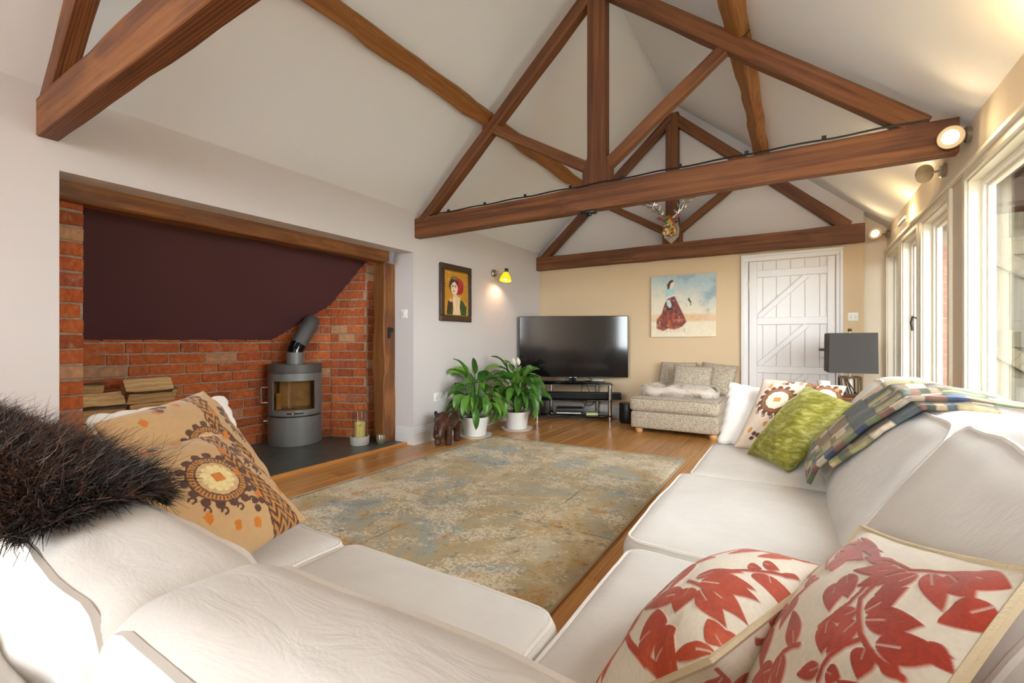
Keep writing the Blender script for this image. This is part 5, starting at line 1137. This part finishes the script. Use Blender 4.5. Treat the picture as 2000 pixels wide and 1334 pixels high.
t = thing('window_uplight', 'slim chrome bar light glowing over the middle windows', 'bar light', (XR, 4.9, 2.0)); tube('bar', [(XR-0.06, 4.72, 2.005), (XR-0.06, 5.02, 2.005)], 0.014, m_chrome, t, 12); tube('bracket', [(XR, 4.87, 2.0), (XR-0.06, 4.87, 2.005)], 0.007, m_chrome, t, 8); box('lens', (XR-0.068, 4.735, 2.017), (XR-0.052, 5.005, 2.021), m_spotlit, t)
light('bar_glow', (XR-0.06, 4.87, 2.05), 1.0, (1.0, 0.68, 0.3), t, 0.04)
t = thing('window_uplight', 'slim chrome bar light over the nearest window', 'bar light', (XR, 2.3, 2.0)); tube('bar', [(XR-0.06, 2.12, 2.005), (XR-0.06, 2.42, 2.005)], 0.014, m_chrome, t, 12); tube('bracket', [(XR, 2.27, 2.0), (XR-0.06, 2.27, 2.005)], 0.007, m_chrome, t, 8); box('lens', (XR-0.068, 2.135, 2.017), (XR-0.052, 2.405, 2.021), m_spotlit, t)
light('bar_glow', (XR-0.06, 2.35, 2.05), 2.0, (1.0, 0.66, 0.25), t, 0.04)
# table lamp and side table behind the sofa
tb = thing('side_table', 'small dark side table hidden behind the sofa under the lamp', 'table', (0.40, 5.28, 0)); box('top', (0.10, 5.02, 0.50), (0.70, 5.54, 0.53), m_header, tb, 0.006, 2)
for px in (0.13, 0.67):
    for py in (5.05, 5.51): box('leg', (px-0.02, py-0.02, 0), (px+0.02, py+0.02, 0.50), m_header, tb, 0.003)
lm = thing('table_lamp', 'table lamp with square charcoal shade and openwork bronze base', 'lamp', (0.405, 5.32, 0.53)); LX, LY = 0.405, 5.32
mrot = Matrix.Translation((LX, LY, 0)) @ Matrix.Rotation(math.radians(4), 4, 'Z')
def shade_me(w0, w1, z0, z1, th=0.004):
    vs = []
    for w, z in ((w0, z0), (w1, z1), (w1-th, z1), (w0-th, z0)):
        for sx, sy in ((-1, -1), (1, -1), (1, 1), (-1, 1)): vs.append((sx*w, sy*w, z))
    fs = [(4*r+k, 4*r+(k+1) % 4, 4*((r+1) % 4)+(k+1) % 4, 4*((r+1) % 4)+k) for r in range(4) for k in range(4)]; return mesh(vs, fs)
obj('shade', shade_me(0.182, 0.178, 0.74, 1.105), simple('charcoal_card', '#45423f', 0.8, bump=(200, 0.2)), lm, mrot)
tube('stem', [(LX, LY, 0.70), (LX, LY, 1.12)], 0.006, m_chrome, lm, 8); lathe('finial', [(0, 0), (0.012, 0.002), (0.018, 0.015), (0.012, 0.028), (0, 0.03)], m_brass, lm, 16, (LX, LY, 1.12))
m_bronze = simple('bronze_fretwork', '#4a3a28', 0.35, 0.7); bz = []
w = 0.075
fr_ = []
for sx in (-1, 1):
    for sy in (-1, 1): fr_.append(((sx*w-0.007, sy*w-0.007, 0.53), (sx*w+0.007, sy*w+0.007, 0.70)))
for z in (0.537, 0.693):
    for s_ in (-1, 1): fr_.append(((-w, s_*w-0.007, z-0.007), (w, s_*w+0.007, z+0.007))); fr_.append(((s_*w-0.007, -w, z-0.007), (s_*w+0.007, w, z+0.007)))
obj('cage', boxes_me(fr_), m_bronze, lm, mrot)
rb = random.Random(4)
for k in range(10):
    s_ = -1 if k % 2 else 1; a_ = rb.uniform(-w, w); b_ = rb.uniform(-w, w); f_ = k % 4 < 2
    p0 = (a_, s_*w, 0.54) if f_ else (s_*w, a_, 0.54); p1 = (b_, s_*w, 0.69) if f_ else (s_*w, b_, 0.69); obj('fret', tube_me([p0, p1], 0.006, 6), m_bronze, lm, mrot)
obj('inner_core', lathe_me([(0, 0.53), (0.03, 0.53), (0.03, 0.70), (0, 0.70)], 16), simple('pale_glass_core', '#cfc8b8', 0.2), lm, mrot)
wp_ = (0.20, 5.20, 0.53); t = thing('ribbed_pot', 'small white ribbed candle pot beside the table lamp', 'pot', wp_)
me = lathe_me([(0, 0), (0.05, 0), (0.052, 0.125), (0.046, 0.125), (0.045, 0.02), (0, 0.02)], 40, wp_)
for v in me.vertices:
    dx, dy = v.co.x-wp_[0], v.co.y-wp_[1]; k = 1+0.03*math.cos(20*math.atan2(dy, dx)); v.co.x, v.co.y = wp_[0]+dx*k, wp_[1]+dy*k
obj('pot', me, m_plastic, t); lathe('rim', [(0.045, 0.125), (0.054, 0.125), (0.054, 0.133), (0.045, 0.133)], m_plastic, t, 32, wp_)
# ------------------------------------------------------------------ peace lilies
def leafmat():
    n = NT('lily_leaf'); n.set(Roughness=0.35, Specular_IOR_Level=0.5); oi = n.add('ShaderNodeObjectInfo'); f = n.noise(n.coord((1, 1, 1)), 14, 4)
    m = n.add('ShaderNodeMix', {0: 0.5, 2: f, 3: oi.outputs['Random']}).outputs[0]
    n.base(n.ramp(m, [(0.15, hx('#2b541f')), (0.45, hx('#4a7d2e')), (0.7, hx('#68963a')), (0.92, hx('#93ac4a'))])); n.b.inputs['Subsurface Weight'].default_value = 0.1; n.b.inputs['Subsurface Scale'].default_value = 0.01; return n.m
m_leaf = leafmat(); m_stalk = simple('lily_stalk', '#4c7a2e', 0.5); m_soil = simple('soil', '#2a1e16', 0.95, bump=(60, 0.8)); m_pot = simple('white_glazed_pot', '#e9e8e2', 0.3); m_flower = simple('lily_flower', '#e9e4cf', 0.5)
def lily(loc, label, R, Hh, n, seed, pot_r=0.145, pot_h=0.215, lim=None, spikes=2):
    rr = random.Random(seed); t = thing('peace_lily', label, 'plant', loc, None); x0, y0, _ = loc; z0 = pot_h-0.02
    for i in range(n):
        az = 2*math.pi*(i*0.618+rr.uniform(-0.03, 0.03)); tier = (i+0.5)/n           # inner upright -> outer drooping
        ln = rr.uniform(0.19, 0.29); wd = rr.uniform(0.036, 0.054)
        r1 = R*(0.25+0.6*tier)*rr.uniform(0.65, 1.25); zt = z0+Hh*(0.98-0.60*tier)*rr.uniform(0.75, 1.2)
        ca, sa = math.cos(az), math.sin(az)
        if lim:
            ex = x0+ca*(r1+0.12)
            if ex < lim: r1 = max(0.02, min(r1, (lim-x0)/min(ca, -1e-3)-0.10)); 
        pts = []
        b = Vector((x0+ca*0.035*rr.random(), y0+sa*0.035*rr.random(), z0))
        tipd = math.radians(40-125*tier+rr.uniform(-32, 32))     # blade pitch at its root
        mid = Vector((x0+ca*r1, y0+sa*r1, zt))
        for k in range(6):
            s = k/5; p = b.lerp(mid, s); p.z = z0+(zt-z0)*math.sin(s*math.pi/2)**0.9; pts.append(p)
        stalk = [tuple(p) for p in pts]
        vs = []; fs = []; N = 8; p = mid.copy(); an = tipd+0.35; side = Vector((-sa, ca, 0)); rollv = rr.uniform(-0.8, 0.8)
        for k in range(N+1):
            s = k/N; hw = wd*math.sin(math.pi*min(1, (s*0.97+0.03))**0.72)**0.85*(1 if s < 0.999 else 0.02); up = Vector((-math.sin(an)*ca, -math.sin(an)*sa, math.cos(an))); sd_ = (side*math.cos(rollv)+up*math.sin(rollv))
            for q in (-1, -0.5, 0, 0.5, 1): vs.append(p+sd_*(hw*q)+up*(abs(q)*hw*0.38+0.004*math.sin(s*14+q*3)))
            step = ln/N; p = p+Vector((math.cos(an)*ca, math.cos(an)*sa, math.sin(an)))*step; an -= rr.uniform(0.04, 0.24)
            if lim and p.x < lim+0.01: p.x = lim+0.01
            if p.z < 0.025: p.z = 0.025; an = 0
        for k in range(N):
            for q in range(4): a = k*5+q; fs.append((a, a+1, a+6, a+5))
        me = mesh(vs, fs, True); bm = bmesh.new(); bm.from_mesh(me); tb_ = tube_me(stalk, [0.0045]*5+[0.003], 5); bm.from_mesh(tb_); bm.to_mesh(me); bm.free(); me.shade_smooth(); obj('leaf', me, m_leaf, t)
    for k in range(spikes):
        az = rr.uniform(0, 6.28); hgt = Hh*rr.uniform(1.0, 1.25); p1 = Vector((x0+0.05*math.cos(az), y0+0.05*math.sin(az), z0+hgt)); tube('flower_stalk', [(x0, y0, z0), (p1.x*0.5+x0*0.5, p1.y*0.5+y0*0.5, z0+hgt*0.6), p1], 0.004, m_stalk, t, 6)
        vs = []; 
        for i in range(7):
            s = i/6; w_ = 0.028*math.sin(math.pi*min(1, s+0.03))**0.8
            for q in (-1, 0, 1): vs.append(p1+Vector((0.012+q*w_, -0.02*s+0.012*abs(q), 0.09*s)))
        obj('flower', mesh(vs, grid_faces(7, 3), True), m_flower, t)
    pt_ = thing('plant_pot', label.split(' spilling')[0].replace('peace lily', 'pot of the peace lily').replace('leafy ', 'white ').replace('taller ', 'white '), 'pot', loc)
    o = lathe('pot', [(0, 0.014), (pot_r*0.80, 0.014), (pot_r*0.93, pot_h-0.035), (pot_r, pot_h-0.033), (pot_r, pot_h), (pot_r*0.93, pot_h), (pot_r*0.9, pot_h-0.03), (0, pot_h-0.028)], m_pot, pt_, 36, loc)
    lathe('soil', [(0, pot_h-0.018), (pot_r*0.89, pot_h-0.022), (pot_r*0.89, pot_h-0.032), (0, pot_h-0.032)], m_soil, pt_, 24, loc)
    sp_ = thing('saucer', 'white saucer under the '+('near' if seed == 5 else 'far')+' lily pot', 'saucer', loc)
    sp_['label'] = 'white saucer under the lily pot nearest the '+('leather rhino' if seed == 5 else 'television')
    lathe('dish', [(0, 0), (pot_r*1.15, 0), (pot_r*1.28, 0.022), (pot_r*1.20, 0.022), (pot_r*1.08, 0.012), (0, 0.012)], m_pot, sp_, 36, loc)
    return t, pt_
a, b = lily((-2.985, 4.03, 0), 'leafy peace lily spilling over its white pot beside the leather rhino', 0.29, 0.43, 62, 5, lim=XL+0.03, spikes=1); b['label'] = 'white glazed pot with a peace lily beside the leather rhino'
a, b = lily((-2.80, 4.60, 0), 'taller peace lily spilling from a white pot in front of the television stand', 0.27, 0.47, 66, 8, lim=XL+0.03, spikes=2); b['label'] = 'white glazed pot with a peace lily near the television stand'

# ------------------------------------------------------------------ leather rhino footstool
def remesh(name, parts, mat, parent, mx, vox=0.008, smooth=6):
    """parts: list of (kind, args); ellipsoids and tapered capsules fused into one skin"""
    bm = bmesh.new()
    for p in parts:
        if p[0] == 'e':
            _, c, r, rot = p; m = Matrix.Translation(c) @ Euler(rot).to_matrix().to_4x4() @ Matrix.Diagonal((*r, 1)); bmesh.ops.create_uvsphere(bm, u_segments=20, v_segments=12, radius=1, matrix=m)
        else:
            _, pts, rs = p; t_ = tube_me(pts, rs, 14); bm.from_mesh(t_); bpy.data.meshes.remove(t_)
    me = bpy.data.meshes.new('m'); bm.to_mesh(me); bm.free()
    o = bpy.data.objects.new('tmp', me); COL.objects.link(o); md = o.modifiers.new('r', 'REMESH'); md.mode = 'VOXEL'; md.voxel_size = vox; ms = o.modifiers.new('s', 'SMOOTH'); ms.iterations = smooth; ms.factor = 0.5
    dg = bpy.context.evaluated_depsgraph_get(); me2 = bpy.data.meshes.new_from_object(o.evaluated_get(dg)); bpy.data.objects.remove(o); me2.shade_smooth(); me2.materials.clear()
    return obj(name, me2, mat, parent, mx)
m_leather = simple('brown_leather', '#4a2c1e', 0.32, vary=(14, 0.25), bump=(90, 0.25)); m_leatherd = simple('dark_leather', '#2c1a13', 0.35)
RP = Vector((-3.02, 3.60, 0)); RMX = Matrix.Translation(RP) @ Matrix.Rotation(math.radians(-72), 4, 'Z')    # local +x = head
rh = thing('leather_rhino', 'brown leather rhino footstool standing by the wall', 'footstool', RP)
remesh('body', [('e', (-0.03, 0, 0.215), (0.165, 0.088, 0.092), (0, 0, 0)), ('e', (-0.11, 0, 0.22), (0.09, 0.085, 0.095), (0, 0, 0)), ('e', (0.07, 0, 0.235), (0.09, 0.085, 0.098), (0, 0, 0)),
    ('t', [(0.10, 0, 0.235), (0.16, 0, 0.21), (0.20, 0, 0.16), (0.225, 0, 0.115), (0.235, 0, 0.09)], [0.078, 0.068, 0.058, 0.054, 0.044]),
    ('t', [(0.085, 0.052, 0.19), (0.09, 0.055, 0.10), (0.095, 0.055, 0.0)], [0.046, 0.036, 0.033]), ('t', [(0.085, -0.052, 0.19), (0.10, -0.055, 0.10), (0.105, -0.055, 0.0)], [0.046, 0.036, 0.033]),
    ('t', [(-0.125, 0.052, 0.19), (-0.14, 0.055, 0.10), (-0.13, 0.055, 0.0)], [0.055, 0.038, 0.033]), ('t', [(-0.125, -0.052, 0.19), (-0.14, -0.055, 0.10), (-0.13, -0.055, 0.0)], [0.055, 0.038, 0.033])], m_leather, rh, RMX, 0.007, 5)
for s_ in (-1, 1):
    obj('ear', lathe_me([(0, 0), (0.014, 0.008), (0.021, 0.035), (0.016, 0.06), (0, 0.072)], 14), m_leatherd, rh, RMX @ Matrix.Translation((0.115, s_*0.058, 0.275)) @ Matrix.Rotation(s_*-0.45, 4, 'X') @ Matrix.Rotation(-0.3, 4, 'Y') @ Matrix.Diagonal((0.6, 1, 1, 1)))
    obj('eye', lathe_me([(0, -0.006), (0.006, 0), (0, 0.006)], 10), m_black, rh, RMX @ Matrix.Translation((0.178, s_*0.056, 0.19)))
obj('horn', tube_me([(0.255, 0, 0.14), (0.272, 0, 0.165), (0.276, 0, 0.20), (0.272, 0, 0.225)], [0.019, 0.016, 0.009, 0.003], 12), m_leatherd, rh, RMX); obj('horn', tube_me([(0.225, 0, 0.185), (0.238, 0, 0.205), (0.238, 0, 0.225)], [0.014, 0.009, 0.002], 10), m_leatherd, rh, RMX)
obj('tail', tube_me([(-0.195, 0, 0.25), (-0.21, 0, 0.2), (-0.205, 0, 0.13)], [0.008, 0.006, 0.005], 8), m_leatherd, rh, RMX)
obj('seam', tube_me([(0.085+0.03*math.cos(a), 0.0955*math.sin(a), 0.225+0.098*math.cos(a)) for a in np.linspace(-2.0, 2.0, 24)], 0.0035, 5), m_leatherd, rh, RMX)

# ------------------------------------------------------------------ stag head on the end truss
sg_ = thing('stag_head', 'decoupage stag head trophy with silver antlers on the king post', 'trophy', (-1.335, 5.88, 2.30))
GX, GY = -1.335, 5.875
me = prism_me([(0, 2.235), (0.085, 2.315), (0.095, 2.40), (0.075, 2.53), (-0.075, 2.53), (-0.095, 2.40), (-0.085, 2.315)], 1, -0.02, 0.0); obj('shield', me, simple('distressed_silver_wood', '#b9b2a4', 0.45, 0.2, vary=(30, 0.25)), sg_, Matrix.Translation((GX, GY, 0)))
def collage():
    n = NT('collage_paper'); n.set(Roughness=0.5); v = n.coord(); vo = n.add('ShaderNodeTexVoronoi', {'Vector': v, 'Scale': 28.0}); 
    n.base(n.ramp(n.add('ShaderNodeSeparateColor', {0: vo.outputs['Color']}).outputs[0], [(0.0, hx('#8a5a1e')), (0.2, hx('#d9b458')), (0.45, hx('#efe0a8')), (0.6, hx('#b7842c')), (0.75, hx('#b23a4c')), (0.88, hx('#3f7a70')), (0.97, hx('#efe6d8'))], 'CONSTANT')); return n.m
m_coll = collage()
remesh('head', [('t', [(0, -0.02, 2.38), (0, -0.09, 2.41), (0, -0.15, 2.46)], [0.075, 0.066, 0.058]), ('e', (0, -0.18, 2.48), (0.060, 0.075, 0.064), (0.4, 0, 0)), ('t', [(0, -0.20, 2.47), (0.0, -0.27, 2.38), (0.0, -0.31, 2.32)], [0.052, 0.042, 0.036]), ('e', (0, -0.32, 2.31), (0.036, 0.034, 0.030), (0, 0, 0))], m_coll, sg_, Matrix.Translation((GX, GY, 0)), 0.009, 3)
for s_ in (-1, 1):
    obj('ear', lathe_me([(0, 0), (0.016, 0.02), (0.024, 0.05), (0.014, 0.09), (0, 0.105)], 12), simple('ear_paper', '#9a5a58', 0.6, vary=(60, 0.5)), sg_, Matrix.Translation((GX+s_*0.05, GY-0.16, 2.50)) @ Matrix.Rotation(s_*1.15, 4, 'Y') @ Matrix.Diagonal((1, 0.5, 1, 1)))
    b0 = Vector((GX+s_*0.04, GY-0.165, 2.51))
    main = [b0+Vector((s_*x_, y_, z_)) for x_, y_, z_ in ((0, 0, 0), (0.06, 0.02, 0.05), (0.11, 0.03, 0.11), (0.15, 0.02, 0.18), (0.22, -0.01, 0.21), (0.27, -0.02, 0.26), (0.27, -0.02, 0.33))]
    tube('antler', main, [0.018, 0.016, 0.015, 0.014, 0.012, 0.010, 0.005], m_silver, sg_, 8)
    for i_, (dx_, dz_, ln_) in ((1, (0.5, 0.9, 0.08)), (2, (-0.8, 0.6, 0.09)), (3, (-0.5, 0.9, 0.12)), (3, (1.0, -0.1, 0.10)), (4, (0.9, -0.15, 0.09)), (4, (-0.4, 0.9, 0.11)), (2, (0.9, 0.1, 0.08))):
        p = main[i_]; tube('tine', [p, p+Vector((s_*dx_*ln_*0.6, -0.01, dz_*ln_*0.5)), p+Vector((s_*dx_*ln_*0.75, -0.015, dz_*ln_+0.02))], [0.012, 0.010, 0.004], m_silver, sg_, 7)
    for i_, q in ((1, 0.3), (2, 0.2), (3, -0.2), (4, 0.4), (5, 0.6), (2, 1.4), (3, 1.8)):
        p = main[i_]; obj('antler_leaf', lathe_me([(0, 0), (0.016, 0.02), (0.018, 0.04), (0, 0.075)], 8), m_silver, sg_, Matrix.Translation(p) @ Matrix.Rotation(s_*(-0.9+q), 4, 'Y') @ Matrix.Diagonal((1, 0.35, 1, 1)))
obj('scroll', lathe_me([(0, -0.012), (0.02, -0.01), (0.026, 0), (0.02, 0.01), (0, 0.012)], 14), m_silver, sg_, Matrix.Translation((GX+0.06, GY-0.03, 2.50)) @ Matrix.Rotation(1.57, 4, 'X'))

# ------------------------------------------------------------------ outside the windows
gr = struct('ground', box_me(np.array([-12, -16, -0.25]), np.array([16, 18, -0.13])), simple('paving', '#8d8a7c', 0.9, vary=(2, 0.2)))
GY0 = 5.15
gt = thing('barn_gate', 'weathered ledged and braced timber gate outside the nearest window', 'gate', (2.0, GY0, -0.13))
for k in range(13):
    box('board', (1.28+k*0.145, GY0+0.04, -0.10), (1.28+k*0.145+0.139, GY0+0.065, 2.05), m_weather, gt, 0.003)
for z in (0.30, 1.05, 1.78): beam('ledge', (1.28, GY0+0.015, z), (3.16, GY0+0.015, z), 0.045, 0.14, m_weather, gt, wav=0.003, cuts=3)
for za, zb in ((0.98, 0.38), (1.71, 1.13)): beam('brace', (1.33, GY0+0.016, za), (2.15, GY0+0.016, zb), 0.042, 0.12, m_weather, gt, wav=0.003, cuts=3); beam('brace', (3.1, GY0+0.016, za), (2.3, GY0+0.016, zb), 0.042, 0.12, m_weather, gt, wav=0.003, cuts=3)
pr_ = thing('porch_roof', 'dark timber lean-to roof over the gate outside', 'roof', (2.0, 6.0, 2.2))
box('deck', (0.99, 2.6, 2.42), (4.4, 7.9, 2.46), m_darkwood, pr_)
for k in range(6): box('rafter', (1.12+k*0.6, 2.6, 2.30), (1.19+k*0.6, 7.9, 2.42), m_darkwood, pr_)
box('plate', (0.99, 5.1, 2.12), (4.4, 5.25, 2.30), m_darkwood, pr_)
for px in (1.16, 4.2): box('post', (px, 5.16, -0.13), (px+0.1, 5.26, 2.12), m_darkwood, pr_, 0.004)
gw = struct('wall_garden', boxes_me([((0.95, 7.702, -0.13), (3.6, 7.9, 2.4))]), m_mortar, 'red brick outbuilding wall seen through the far windows')
bricks(gw, (1.0, 7.70), (2.35, 7.70), (0, -1), -0.12, 2.2, course=0.09, pitch=0.27)

struct('wall_gate_shade', boxes_me([((3.5, 3.2, -0.13), (3.65, 7.9, 2.42))]), m_weather, 'added timber wall shading the gate outside, out of view')  # unseen side wall, added to keep sky light off the gate
